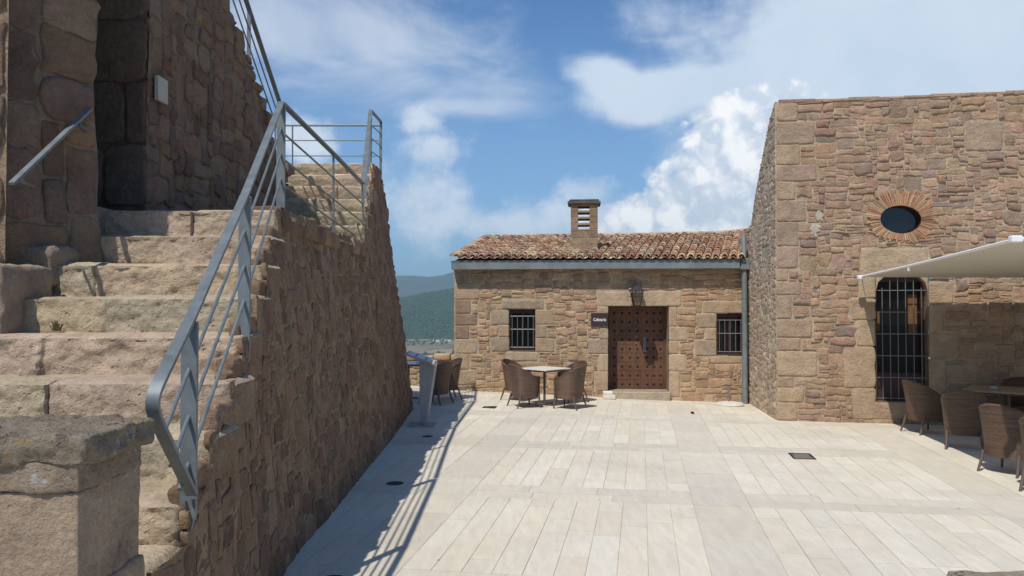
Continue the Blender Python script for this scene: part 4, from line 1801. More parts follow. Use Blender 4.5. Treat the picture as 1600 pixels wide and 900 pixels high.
    # rubble bedded into the outer corner of each step
    for k in range(1, 8):
        d1, z = D_ST[k - 1], Z_ST[k]
        xr = lerp_tab(XTOP, d1 - .1)
        L = rg.uniform(.14, .26)
        mb = MB()
        rough_box(mb, (xr - rg.uniform(.08, .13), d1 - L, z - .08), (xr + .012, d1 + .05, z + rg.uniform(.08, .15)), .035, .035, .02, 9, pick(PAL_STAIR, rg), k * 3.1)
        mb.build('edge_stone', M['stone_stair'], rt, smooth=True)
        if rg.random() < .6:
            mb = MB()
            rough_box(mb, (xr - .07, d1 - L - .13, z - .06), (xr + .01, d1 - L + .01, z + rg.uniform(.02, .06)), .035, .03, .015, 9, pick(PAL_STAIR, rg), k * 5.3)
            mb.build('edge_stone', M['stone_stair'], rt, smooth=True)
    return rt


build_stairs()


# ------------------------------------------------------------------ tower wall on the left
def build_tower():
    rt = thing('stone_tower', 'massive ruined sandstone tower with a dark doorway beside the stairs at left', 'tower', (-4.5, 8, 0))
    mb = MB()
    sizes = [(5, 3, 3), (7, 3, 4), (8, 4, 4), (5, 4, 3), (4, 2, 2), (9, 4, 2), (4, 3, 3), (9, 6, 1)]
    # wall with the ragged falling top, parallel to the stairs
    X0 = -3.5
    d0, d1 = 7.62, 12.4
    ZB = 0.0
    TOP = [(7.0, 6.4), (8.6, 6.4), (9.0, 6.2), (9.62, 5.80), (10.3, 5.42), (10.95, 5.08), (11.45, 4.70), (11.68, 4.33), (12.4, 4.25)]
    ZM = 6.4

    def S(u, v, o):
        d, z = d0 + u, ZB + v
        return (X0 + o + .05 * nz(d * .7, z * .7, 2), d, z)

    def rag(d):
        return lerp_tab(TOP, d) + .10 * nz(d * 4.3, 1, 0) + .06 * nz(d * 11, 4, 0)
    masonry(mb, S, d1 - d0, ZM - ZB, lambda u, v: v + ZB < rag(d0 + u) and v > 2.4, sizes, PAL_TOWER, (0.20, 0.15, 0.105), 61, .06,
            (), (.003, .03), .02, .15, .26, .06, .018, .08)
    # loose stones along the ragged top
    rg = random.Random(6)
    d = 9.0
    while d < 12.3:
        L = rg.uniform(.14, .34)
        z = rag(d + L / 2)
        hh = rg.uniform(.1, .24)
        rough_box(mb, (X0 - .4, d, z - hh), (X0 + rg.uniform(.0, .07), d + L, z + rg.uniform(0, .06)), .07, .045, .03, 6, pick(PAL_TOWER, rg), d * 9)
        d += L * .93
    # rubble core behind that wall, stepped like the third flight it carries
    d = 7.7
    while d < 12.4:
        z = lerp_tab(TOP, d + .4) - .12
        mb.box((-6.5, d, 0), (X0 - .05, d + .402, z), (0.25, 0.18, 0.13))
        d += .4
    # dressed far jamb of the doorway, facing the camera
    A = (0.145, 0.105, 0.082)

    def Sj(u, v, o):
        return (-5.2 + u, 7.62 - o, v)
    sj = [(9, 6, 3), (7, 6, 3), (11, 7, 2), (6, 5, 1)]
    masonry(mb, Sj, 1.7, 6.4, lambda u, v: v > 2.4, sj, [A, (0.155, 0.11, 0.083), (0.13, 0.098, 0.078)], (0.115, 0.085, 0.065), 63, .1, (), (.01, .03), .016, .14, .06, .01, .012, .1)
    # pier left of the doorway
    pa, pb = Vector((-3.92, 5.78, 0)), Vector((-3.45, 6.52, 0))
    du = (pb - pa)
    Lp = du.length
    du.normalize()
    pn = Vector((du.y, -du.x, 0))

    def Sp(u, v, o):
        z = v
        bul = .12 * max(0, 1 - max(0, z - 2.5) / 1.4)     # swells towards the foot
        p = pa + du * u + pn * (o + bul + .06 * nz(u * 1.5, z * 1.1, 7))
        p.y += .10 * nz(z * 1.7, 3, 5) * (u / Lp)
        return (p.x, p.y, z)
    sp = [(5, 4, 3), (6, 5, 3), (4, 4, 2), (7, 5, 2), (5, 6, 2), (3, 2, 1), (4, 2, 1)]
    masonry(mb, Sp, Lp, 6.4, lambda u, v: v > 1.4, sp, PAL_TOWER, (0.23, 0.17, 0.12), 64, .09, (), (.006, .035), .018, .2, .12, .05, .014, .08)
    # near face of the pier, lit, running off to the left
    nu = Vector((1, .06, 0)).normalized()
    nn = Vector((nu.y, -nu.x, 0))

    def Sf(u, v, o):
        p = pa + nu * (u - 3.0) + nn * (o + .1)
        return (p.x, p.y, v)
    masonry(mb, Sf, 3.3, 6.4, lambda u, v: v > .0, sp, PAL_TOWER, (0.27, 0.195, 0.13), 65, .1, (), (.02, .05), .02, .24, .16, .03, .014, .1)
    # core of the pier and the vault over the doorway
    def prism(poly, z0, z1, col):
        n = len(poly)
        vs = [(x, y, z0) for x, y in poly] + [(x, y, z1) for x, y in poly]
        fs = [(k, (k + 1) % n, n + (k + 1) % n, n + k) for k in range(n)] + [tuple(range(n, 2 * n)), tuple(range(n - 1, -1, -1))]
        mb.add(vs, fs, col)
    prism([(-9, 5.66), (pa.x - .02, pa.y + .03), (pb.x - .05, pb.y - .02), (pb.x - .10, pb.y + .06), (-9, 6.6)], 0, 6.39, (0.26, 0.18, 0.13))
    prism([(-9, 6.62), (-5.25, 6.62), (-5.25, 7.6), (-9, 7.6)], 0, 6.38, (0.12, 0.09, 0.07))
    prism([(-5.25, 6.3), (-3.55, 6.56), (-3.52, 7.66), (-5.25, 7.66)], 5.9, 6.37, (0.2, 0.15, 0.11))
    wall = mb.build('wall', M['stone_tower'], rt, smooth=True)
    # low plinth blocks beside the lower steps
    mb = MB()
    rough_box(mb, (-4.6, 5.36, 1.6), (-3.42, 5.95, EYE + .28), .06, .05, .035, 4, (0.33, 0.25, 0.18), 3)
    rough_box(mb, (-4.6, 4.95, 1.2), (-3.46, 5.5, EYE - .12), .06, .05, .03, 4, (0.34, 0.26, 0.19), 8)
    rough_box(mb, (-3.75, 5.95, 2.2), (-3.42, 6.5, EYE + .46), .06, .06, .035, 4, (0.30, 0.23, 0.17), 12)
    mb.build('plinth', M['stone_tower'], rt, smooth=True)
    # threshold floor inside the doorway
    mb = MB()
    mb.box((-5.2, 6.6, zA - .3), (-3.5, 7.62, zA - .005), (0.25, 0.2, 0.15))
    mb.build('doorstep', M['stone_step'], rt)


build_tower()


# ------------------------------------------------------------------ foreground pillar and parapet
def build_pillar():
    rt = thing('stone_pillar', 'squat stone pillar with a lichen covered cap in the lower left foreground', 'pillar', (-1.8, 2.8, 0))
    mb = MB()
    rough_box(mb, (-2.9, 2.6, -.1), (-1.40, 3.03, EYE - .60), .016, .012, .007, 7, (0.40, 0.30, 0.215), 2)
    mb.build('shaft', M['stone_pillar'], rt, smooth=True)
    mb = MB()
    rough_box(mb, (-2.9, 2.59, EYE - .605), (-1.395, 3.035, EYE - .50), .014, .012, .010, 9, (0.39, 0.305, 0.22), 4)
    rough_box(mb, (-2.95, 2.575, EYE - .515), (-1.365, 3.07, EYE - .42), .012, .014, .020, 10, (0.33, 0.27, 0.20), 5)
    mb.build('cap', M['stone_cap'], rt, smooth=True)
    mb = MB()
    rough_box(mb, (-2.95, 2.57, -.1), (-1.385, 3.045, EYE - .93), .03, .02, .01, 7, (0.36, 0.28, 0.2), 9)
    mb.build('base', M['stone_pillar'], rt, smooth=True)
    mb = MB()
    rough_box(mb, (1.46, 2.38, .5), (4.2, 2.72, EYE - .885), .04, .02, .014, 9, (0.50, 0.42, 0.31), 15)
    o = mb.build('stone_parapet', M['stone_cap'], smooth=True)
    tag(o, 'top of a low lichen speckled stone parapet in the bottom right foreground', 'parapet')


build_pillar()


# ------------------------------------------------------------------ railings
def flat_prof(w, t):
    return [(-w / 2, -t / 2), (w / 2, -t / 2), (w / 2, t / 2), (-w / 2, t / 2)]


def lean(px, d, py0, py1):
    return P(px, py0, d), P(px, py1, d)


def build_railing():
    rt = thing('stair_railing', 'grey steel railing with three rods beside the lower flight of stone steps', 'railing', (-1.6, 4, 1))
    posts = [(297, 3.94, 499, 838), (383, 5.30, 304, 584), (439.5, 7.3, 160, 370)]
    tops, bots = [], []
    for px, d, a, b in posts:
        t, bo = P(px, a, d), P(px, b, d)
        tops.append(t)
        bots.append(bo)
        mb = MB()
        w = .086
        m = .024
        vs = []
        tip = bo
        for z, f in ((t.z - .01, 1), (bo.z + .11, 1), (bo.z, .15)):
            vs += [(t.x - m * .5, t.y - w * f / 2, z), (t.x + m * .5, t.y - w * f / 2, z), (t.x + m * .5, t.y + w * f / 2, z), (t.x - m * .5, t.y + w * f / 2, z)]
        # broad side faces the stairs' foot
        vs2 = []
        for (x, y, z) in vs:
            vs2.append((t.x + (y - t.y) * .9, t.y + (x - t.x), z))
        fs = [(0, 1, 2, 3)[::-1]] + [(k * 4 + i, k * 4 + (i + 1) % 4, k * 4 + 4 + (i + 1) % 4, k * 4 + 4 + i) for k in range(2) for i in range(4)] + [(8, 9, 10, 11)]
        mb.add(vs2, fs)
        po = mb.build('post', M['rail'], rt)
        mb = MB()
        for f in (.3, .62):
            z = bo.z + .02 + .1 * f
            mb.tube([(t.x + .02, t.y - .0, z + .06), (t.x - .05, t.y - .0, z + .06)], .011, 8)
        mb.build('bolt', M['rail'], po)
    # landing posts
    p4t, p4b = P(521, 240, 9.6), P(521, 388, 9.6)
    p5t, p5b = P(566, 286, 11.3), P(568, 374, 11.3)
    # handrail of the lower flight with its bent foot
    ka, kb, kc, kd = P(251, 592, 3.32), P(237, 621, 3.245), P(234, 634, 3.235), P(247, 662, 3.335)
    knee = []
    for q in range(11):
        f = q / 10
        knee.append(ka * (1 - f) ** 3 + kb * 3 * f * (1 - f) ** 2 + kc * 3 * f * f * (1 - f) + kd * f ** 3)
    foot = P(300, 772, 3.90)
    mb = MB()
    mb.sweep([foot, foot.lerp(knee[10], .5), foot.lerp(knee[10], .95)] + knee[::-1] + [ tops[0].lerp(knee[0], .9), tops[0].lerp(knee[0], .5), tops[0], tops[0].lerp(tops[1], .5), tops[1], tops[1].lerp(tops[2], .5), tops[2] + Vector((0, 0, .0))],
             flat_prof(.054, .02), side=(1, 0, 0))
    mb.build('handrail', M['rail'], rt, smooth=True)
    s = (tops[1] - tops[0])
    rodm = MB()
    for k, off in enumerate((.24, .47, .70)):
        q = [p - Vector((0, 0, off)) for p in tops]
        a = q[0] - s * (.34 - .11 * k) + Vector((0, 0, .0))
        rodm = MB()
        rodm.tube([a, q[0], q[1], q[2]], .0105, 8)
        rodm.build('rod', M['rail'], rt)

    r2 = thing('landing_railing', 'level grey steel railing along the stone landing above the rubble wall', 'railing', (-2.1, 9, zA))
    for (t, b, nm) in ((p4t, p4b, 'post'), (p5t, p5b, 'post')):
        mb = MB()
        mb.bar(b, t, .016, .052, (0, 1, 0))
        mb.add([b + Vector((-.026, 0, 0)), b + Vector((.026, 0, 0)), b + Vector((0, .0, -.06))], [(0, 1, 2)])
        mb.build(nm, M['rail'], r2)
    mb = MB()
    st = tops[2] + Vector((0, .035, .0))
    mb.sweep([st, p4t, p5t], flat_prof(.055, .022))
    mb.build('handrail', M['rail'], r2)
    for off in (.29, .55, .81):
        mb = MB()
        mb.tube([tops[2] + Vector((0, .03, -off * .92)), p4t - Vector((0, 0, off)), p5t - Vector((0, 0, off))], .0105, 8)
        mb.build('rod', M['rail'], r2)

    r3 = thing('upper_railing', 'grey steel railing round the high platform at the top of the steps', 'railing', (-2.4, 13.5, ZPLAT))
    c = P(579, 172, 13.6)
    e = P(595, 190, 15.2)
    a0 = p5t + Vector((0, .03, 0))
    mb = MB()
    mb.sweep([a0, c], flat_prof(.062, .024))
    mb.sweep([c + Vector((0, .04, 0)), e], flat_prof(.055, .022))
    mb.build('handrail', M['rail'], r3)
    for (t, zb) in ((c, ZPLAT - .2), (e, ZPLAT - .15)):
        mb = MB()
        mb.bar((t.x, t.y, zb), t, .05, .016, (0, 1, 0))
        mb.build('post', M['rail'], r3)
    for off in (.24, .47, .70, .93):
        mb = MB()
        mb.tube([a0 - Vector((0, 0, off * .95)), c - Vector((0, 0, off))], .010, 8)
        mb.tube([c - Vector((0, 0, off)), e - Vector((0, 0, off))], .010, 8)
        mb.build('rod', M['rail'], r3)
    bl = P(440, 196, 15.2)
    for (ya, rr) in ((196, .02), (219.5, .012), (243.5, .012)):
        mb = MB()
        l, rgt = P(425, ya, 15.2), P(594, ya, 15.2)
        mb.tube([l, rgt], rr, 8)
        mb.build('rod', M['rail'], r3)
    for px in (457, 430):
        mb = MB()
        t, b = P(px, 196, 15.2), P(px, 262, 15.2)
        mb.bar(b, t, .016, .05, (0, 1, 0))
        mb.build('post', M['rail'], r3)

    r4 = thing('tower_railing', 'steep grey steel railing climbing above the ragged tower wall against the sky', 'railing', (-3.5, 11, 5))
    X = -3.55

    def onx(px, py):
        d = F * X / (px - 800)
        return P(px, py, d)
    lo, hi = onx(437, 160), onx(385, 2)
    dr = (hi - lo)
    mb = MB()
    mb.sweep([lo, hi + dr * 1.6], flat_prof(.06, .024))
    mb.build('handrail', M['rail'], r4)
    for off in (.26, .50):
        mb = MB()
        mb.tube([lo - Vector((0, 0, off)) - dr * .05, hi + dr * 1.6 - Vector((0, 0, off))], .011, 8)
        mb.build('rod', M['rail'], r4)
    for f in (.93, 2.3, -.0):
        mb = MB()
        t = lo + dr * f
        mb.bar(t - Vector((0, 0, 1.0)), t, .05, .016, (0, 1, 0))
        mb.build('post', M['rail'], r4)

    # short handrail fixed to the pier
    r5 = thing('wall_handrail', 'short flat steel handrail bolted to the tower pier above the steps', 'handrail', (-3.6, 5.8, 2.6))
    a, b = P(18, 287, 5.35), P(141, 170, 6.42)
    mb = MB()
    mb.sweep([a, b], flat_prof(.04, .02))
    mb.build('rail', M['rail'], r5)
    for f in (.12, .85):
        p = a.lerp(b, f)
        mb = MB()
        mb.tube([p, p + Vector((0, 0, -.06)), p + Vector((-.05, .22, -.06))], .011, 8)
        mb.build('bracket', M['rail'], r5)


build_railing()


# ------------------------------------------------------------------ furniture
def make_chair():
    """tub chair of woven cane, facing +Y in its own space, origin on the floor"""
    rt = thing('wicker_chair', 'x', 'chair', (0, 0, 0))
    n, m = 44, 9

    def outline(a, z):
        # a from -pi..0..pi measured from the back; superellipse footprint flaring upward
        f = max(0, (z - .2) / .66)
        wx, wy = .245 + .055 * f, .235 + .03 * f
        c, s = math.cos(a), math.sin(a)
        p = 3.0
        r = (abs(s) ** p + abs(c) ** p) ** (-1 / p)
        back = .075 * f * f * max(0, c)
        return (wx * r * s, -wy * r * c - back + .02)

    def rim(a):
        t = min(1, max(0, (abs(a) - R(22)) / R(98)))
        return .835 - .215 * t * t * (3 - 2 * t) - .02 * min(1, abs(a) / R(30)) ** 2
    vs, uv = [], []
    amax = R(140)
    for i in range(n + 1):
        a = -amax + 2 * amax * i / n
        zr = rim(a)
        for j in range(m + 1):
            z = .2 + (zr - .2) * j / m
            x, y = outline(a, z)
            vs.append((x, y, z))
            uv.append((a * .26, z))
    fs = []
    N = len(vs)
    for i in range(n):
        for j in range(m):
            q = i * (m + 1) + j
            fs.append((q, q + 1, q + m + 2, q + m + 1))
    # inner skin
    for i in range(n + 1):
        a = -amax + 2 * amax * i / n
        zr = rim(a)
        for j in range(m + 1):
            z = .2 + (zr - .2) * j / m
            x, y = outline(a, z)
            vs.append((x * .90, (y - .02) * .90 + .02, z))
            uv.append((a * .26, z))
    for i in range(n):
        for j in range(m):
            q = N + i * (m + 1) + j
            fs.append((q, q + m + 1, q + m + 2, q + 1))
    for i in range(n):
        q = i * (m + 1) + m
        fs.append((q, N + q, N + q + m + 1, q + m + 1))
        q = i * (m + 1)
        fs.append((q, q + m + 1, N + q + m + 1, N + q))
    for i in (0, n):
        for j in range(m):
            q = i * (m + 1) + j
            fs.append((q, q + 1, N + q + 1, N + q))
    mb = MB()
    mb.add(vs, fs)
    mb.build('backrest', M['wicker'], rt, smooth=True, uv=uv)
    # rolled rim
    mb = MB()
    pts = []
    for i in range(n + 1):
        a = -amax + 2 * amax * i / n
        x, y = outline(a, rim(a))
        pts.append((x * .95, (y - .02) * .95 + .02, rim(a) + .002))
    x, y, z = pts[0]
    pre = [(x * .93, y + .01, .22), (x * .97, y + .015, z - .06)]
    x2, y2, z2 = pts[-1]
    post = [(x2 * .97, y2 + .015, z2 - .06), (x2 * .93, y2 + .01, .22)]
    mb.tube(pre + pts + post, .021, 8)
    uvr = [(v[0], v[2]) for v in mb.v]
    mb.build('rim', M['wicker'], rt, smooth=True, uv=uvr)
    # seat and apron
    mb = MB()
    ring = []
    for k in range(28):
        a = 2 * math.pi * k / 28
        x, y = outline(a if a < math.pi else a - 2 * math.pi, .35)
        ring.append((x * .93, (y - .02) * .93 + .02))
    k = len(ring)
    vs = [(x, y, .2) for x, y in ring] + [(x, y, .39) for x, y in ring] + [(x * .94, (y - .02) * .94 + .02, .405) for x, y in ring]
    fs = [(i, (i + 1) % k, k + (i + 1) % k, k + i) for i in range(k)] + [(k + i, k + (i + 1) % k, 2 * k + (i + 1) % k, 2 * k + i) for i in range(k)] + [tuple(range(2 * k, 3 * k)), tuple(range(k - 1, -1, -1))]
    mb.add(vs, fs)
    mb.build('seat', M['wicker'], rt, uv=[(v[0] + v[1], v[2]) for v in mb.v])
    for sx in (-1, 1):
        for sy in (-1, 1):
            mb = MB()
            a = Vector((sx * .215, .02 + sy * .20, .26))
            b = Vector((sx * .235, .02 + sy * (.215 if sy > 0 else .285), 0))
            pr = [(.021, .26), (.019, .12), (.015, 0)]
            vs = []
            for r, z in pr:
                t = (.26 - z) / .26
                c = a.lerp(b, t * (0.6 + .4 * t))
                for q in range(8):
                    an = 2 * math.pi * q / 8
                    vs.append((c.x + r * math.cos(an), c.y + r * math.sin(an), z))
            fs = [(z * 8 + q, z * 8 + (q + 1) % 8, z * 8 + 8 + (q + 1) % 8, z * 8 + 8 + q) for z in range(2) for q in range(8)] + [tuple(range(16, 24))]
            mb.add(vs, [f[::-1] for f in fs])
            mb.build('leg', M['leg'], rt, smooth=True)
    return rt


chair0 = make_chair()
used = [False]


def place_chair(x, y, face, label, group):
    """face = heading of the seat in degrees (0 = away from the camera, 90 = to the left)"""
    o = chair0 if not used[0] else copy_tree(chair0)
    used[0] = True
    o.location = (x, y, gz(x, y) + .009)
    o.rotation_euler = (0, 0, R(face))
    tag(o, label, 'chair', group)
    return o


GC = 'wicker chairs of the terrace'
T1 = Vector((.66, 16.3, 0))
place_chair(.24, 15.92, -64, 'brown tub chair at the near left side of the sunny cream table', GC)
place_chair(1.14, 15.84, 60, 'brown tub chair at the near right side of the sunny cream table', GC)
place_chair(.10, 16.95, -118, 'brown tub chair behind the cream table, below the left barred window', GC)
place_chair(1.26, 16.90, 118, 'brown tub chair behind the cream table, nearest the cafe door', GC)
place_chair(-1.52, 16.05, 62, 'brown wicker tub chair right behind the grey information lectern', GC)
place_chair(-1.36, 16.75, 110, 'brown wicker tub chair at the cafe corner, farther from the lectern', GC)
place_chair(-2.55, 16.1, -60, 'brown wicker tub chair half hidden behind the rubble stair wall', GC)
place_chair(6.66, 12.95, -80, 'wicker tub chair in front of the tall barred doorway under the awning', GC)
place_chair(6.50, 11.55, -28, 'wicker tub chair turning its back to the court, beside the shaded tan table', GC)
place_chair(6.10, 9.85, -62, 'half sunlit wicker tub chair with pale rim near the right edge', GC)
place_chair(5.95, 8.85, -50, 'wicker tub chair cut by the right edge of the view, nearest the camera', GC)
place_chair(8.45, 13.3, 150, 'wicker tub chair in deep shade behind the tan table', GC)


def make_table(loc, size, rot, label, top_mat, group):
    g = gz(loc[0], loc[1]) + .009
    rt = thing('cafe_table', label, 'table', (loc[0], loc[1], g), group)
    mt = Matrix.Translation((loc[0], loc[1], g)) @ Matrix.Rotation(R(rot), 4, 'Z')
    s = size / 2
    mb = MB()
    mb.box((-s, -s, .715), (s, s, .74), mtx=mt, bev=.005)
    mb.build('tabletop', top_mat, rt)
    mb = MB()
    mb.box((-s * .75, -s * .75, .68), (s * .75, s * .75, .714), mtx=mt)
    mb.build('subframe', M['leg'], rt)
    for (a, b) in ((.05, .05), (-.05, -.05)):
        mb = MB()
        p, q = mt @ Vector((a, b, .015)), mt @ Vector((a, b, .68))
        mb.tube([p, q], .022, 10, up=(0, 1, 0))
        mb.build('leg', M['leg'], rt, smooth=True)
    mb = MB()
    mb.box((-s * .62, -.04, .0), (s * .62, .04, .018), mtx=mt)
    mb.box((-.04, -s * .62, .001), (.04, s * .62, .0165), mtx=mt)
    mb.build('foot', M['leg'], rt)
    return rt


make_table((T1.x, T1.y), .76, 45, 'square cream topped table turned cornerwise in front of the cafe wall', M['table_top'], 'terrace tables')
make_table((-2.2, 16.7), .8, 10, 'cream topped table half hidden behind the grey lectern and stair wall', M['table_top'], 'terrace tables')
make_table((7.72, 12.55), 1.05, 52, 'tan topped table in the shade of the awning', M['table_dark'], 'terrace tables')
make_table((7.3, 9.3), .9, 20, 'tan topped table just outside the right edge, between two chairs', M['table_dark'], 'terrace tables')

mb = MB()
tz = gz(7.5, 12.5) + .009 + .7415
ax, ay = P(1552, 603, 12.5).x, 12.5
mb.lathe([(.045, 0), (.055, .01), (.06, .045), (.05, .045), (.045, .018)], (ax, ay, tz), 18)
tag(mb.build('ashtray', M['crystal'], smooth=False), 'small pale glass ashtray on the tan table under the awning', 'ashtray')
mb = MB()
tz = gz(-2, 16.6) + .009 + .7415
mb.box((-1.98, 16.45, tz), (-1.80, 16.62, tz + .05), bev=.01)
tag(mb.build('napkin_box', M['white']), 'small white napkin box on the table behind the lectern', 'napkin box')


# ------------------------------------------------------------------ awning
def build_awning():
    bl = P(1347, 433, 14.0)
    fl = P(1590, 375, 8.3)
    br = bl + RD * 8.5 + Vector((0, 0, -.08))  # unseen right part of canopy lengthened to deepen the shade beneath
    fr = fl + RD * 8.5 + Vector((0, 0, .1))
    rt = thing('awning', 'large off white canvas awning reaching in over the shaded tables from the right edge', 'awning', ((bl.x + fr.x) / 2, (bl.y + fr.y) / 2, 0))
    mb = MB()
    n = 16
    vs, fs = [], []
    for k in (0, 1):
        for i in range(n + 1):
            for j in range(n + 1):
                u, v = i / n, j / n
                p = bl.lerp(fl, u).lerp(br.lerp(fr, u), v)
                sag = -.10 * math.sin(math.pi * u) * math.sin(math.pi * v) - .01 * math.sin(math.pi * u)
                p.z += sag + (.004 if k else 0)
                vs.append(p)
    w = n + 1
    for k in (0, 1):
        for i in range(n):
            for j in range(n):
                a = k * w * w + i * w + j
                f = (a, a + 1, a + w + 1, a + w)
                fs.append(f if k else f[::-1])
    mb.add(vs, fs)
    mb.build('canopy', M['canvas'], rt, smooth=True)
    mb = MB()
    e = [bl.lerp(fl, k / 10) + Vector((0, 0, -.01 * math.sin(math.pi * k / 10) + .012)) for k in range(11)]
    mb.tube(e, .018, 8)
    mb.tube([fl + Vector((0, 0, .012)), fr + Vector((0, 0, .012))], .018, 8)
    mb.build('edge_bar', M['white'], rt, smooth=True)
    mb = MB()
    p = bl.lerp(fl, .42)
    for q, s in ((bl + Vector((-.02, 0, .0)), 1.0), (fl + Vector((-.02, 0, .01)), 1.0)):
        mb.box((q.x - .06 * s, q.y - .04 * s, q.z - .035 * s), (q.x + .06 * s, q.y + .04 * s, q.z + .035 * s), bev=.01)
    mb.box((p.x - .015, p.y - .02, p.z - .075), (p.x + .015, p.y + .02, p.z + .02), bev=.004)
    mb.build('clip', M['white'], rt)
    mb = MB()
    q = bl
    mb.tube([q + Vector((0, 0, -.02)), q + Vector((.03, .02, -.18)), q + Vector((.10, .03, -.5))], .006, 6)
    mb.build('cord', M['bars'], rt)
    # mast out beyond the right edge that carries the canvas, with two arms
    mast = (bl + fr) / 2 + RD * 1.2
    mb = MB()
    mb.tube([(mast.x, mast.y, gz(mast.x, mast.y)), (mast.x, mast.y, mast.z - .02)], .045, 12, up=(0, 1, 0))
    mb.build('mast', M['white'], rt, smooth=True)
    mb = MB()
    top = Vector((mast.x, mast.y, mast.z - .12))
    for c in (br, fr):
        mb.tube([top, c + Vector((0, 0, -.03))], .02, 8)
    mb.build('arm', M['white'], rt, smooth=True)


build_awning()


# ------------------------------------------------------------------ lectern, lamp, signs and small things
def build_lectern():
    d = 13.6
    b = P(664, 664, d)
    g = gz(b.x, b.y) + .009
    rt = thing('information_lectern', 'grey metal information lectern with slanted reading panel standing beside the stair wall', 'lectern', (b.x, b.y, g))
    mb = MB()
    tl, tr = P(655, 560, d), P(680, 566, d)
    bl, br = P(656, 662, d), P(665, 664, d)
    th = Vector((.03, .12, 0))
    vs = [bl, br, tr, tl]
    vs = [Vector((v.x, v.y, max(v.z, g))) for v in vs]
    vs = vs + [v + th for v in vs]
    mb.add(vs, [(0, 1, 2, 3), (7, 6, 5, 4), (0, 4, 5, 1), (1, 5, 6, 2), (2, 6, 7, 3), (3, 7, 4, 0)])
    mb.build('stand', M['panel_grey'], rt)
    mb = MB()
    mb.box((b.x - .28, b.y - .16, g), (b.x + .17, b.y + .30, g + .012))
    mb.build('base_plate', M['panel_grey'], rt)
    mb = MB()
    c0, c1 = P(632, 552.5, d - .15), P(682, 570, d - .15)
    c2, c3 = P(683, 562, d + .45), P(640, 548, d + .45)
    q = [c0, c1, c2, c3]
    dn = Vector((0, 0, -.025))
    vs = q + [p + dn for p in q]
    mb.add(vs, [(0, 1, 2, 3), (7, 6, 5, 4), (0, 4, 5, 1), (1, 5, 6, 2), (2, 6, 7, 3), (3, 7, 4, 0)])
    pn = mb.build('reading_panel', M['panel_grey'], rt)
    mb = MB()
    ctr = (c0 + c1 + c2 + c3) / 4
    up = Vector((0, 0, .004))
    for (f0, f1) in ((.06, .30), (.36, .62), (.68, .94)):
        a, bb = c0.lerp(c1, f0), c0.lerp(c1, f1)
        e, f = c3.lerp(c2, f1), c3.lerp(c2, f0)
        vs = [a.lerp(f, .08) + up, bb.lerp(e, .08) + up, bb.lerp(e, .92) + up, a.lerp(f, .92) + up]
        mb.add(vs, [(0, 1, 2, 3)])
    mb.build('printed_sheet', M['white'], pn)


build_lectern()


def build_lantern():
    base = Vector(Scafe(*[(a, b - CB) for a, b in [cuv(994, 462)]][0], 0.0))
    c = base + CN * .26
    zt = cuv(994, 452)[1]
    rt = thing('wall_lantern', 'black wrought iron lantern with amber glass hanging over the cafe door', 'lantern', base)
    ztop = zt + .0
    mb = MB()
    mb.tube([base + Vector((0, 0, .24)), base + CN * .13 + Vector((0, 0, .33)), c + Vector((0, 0, .24))], .012, 8)
    mb.box((base.x - .03, base.y - .012, base.z - .02 + .1), (base.x + .03, base.y + .0, base.z + .34))
    mb.build('bracket', M['iron'], rt)
    s = .14
    def cone(pr, mat, nm, seg=4):
        m = MB()
        vs = []
        for r, z in pr:
            for k in range(seg):
                a = math.pi / 4 + 2 * math.pi * k / seg
                vs.append((c.x + r * math.cos(a), c.y + r * math.sin(a), z))
        fs = [(i * seg + k, i * seg + (k + 1) % seg, (i + 1) * seg + (k + 1) % seg, (i + 1) * seg + k) for i in range(len(pr) - 1) for k in range(seg)]
        fs += [tuple(range(seg - 1, -1, -1)), tuple((len(pr) - 1) * seg + k for k in range(seg))]
        m.add(vs, fs)
        return m.build(nm, mat, rt)
    z1 = zt - .05
    cone([(.21, z1 - .005), (.20, z1 + .02), (.10, z1 + .10), (.05, z1 + .13), (.035, z1 + .20), (.005, z1 + .27)], M['iron'], 'cap')
    cone([(.085, z1 - .30), (.145, z1 - .10), (.16, z1 - .02)], plain('amber_glass', (0.16, 0.11, 0.05), 0.25, 0, .2, 20), 'glass')
    m = MB()
    for k in range(4):
        a = math.pi / 4 + math.pi / 2 * k
        m.tube([(c.x + .17 * math.cos(a), c.y + .17 * math.sin(a), z1), (c.x + .155 * math.cos(a), c.y + .155 * math.sin(a), z1 - .1), (c.x + .09 * math.cos(a), c.y + .09 * math.sin(a), z1 - .31)], .009, 6, up=(1, 0, 0))
    m.box((c.x - .15, c.y - .15, z1 - .115), (c.x + .15, c.y + .15, z1 - .10))
    m.box((c.x - .075, c.y - .075, z1 - .325), (c.x + .075, c.y + .075, z1 - .305))
    m.build('cage', M['iron'], rt)


build_lantern()


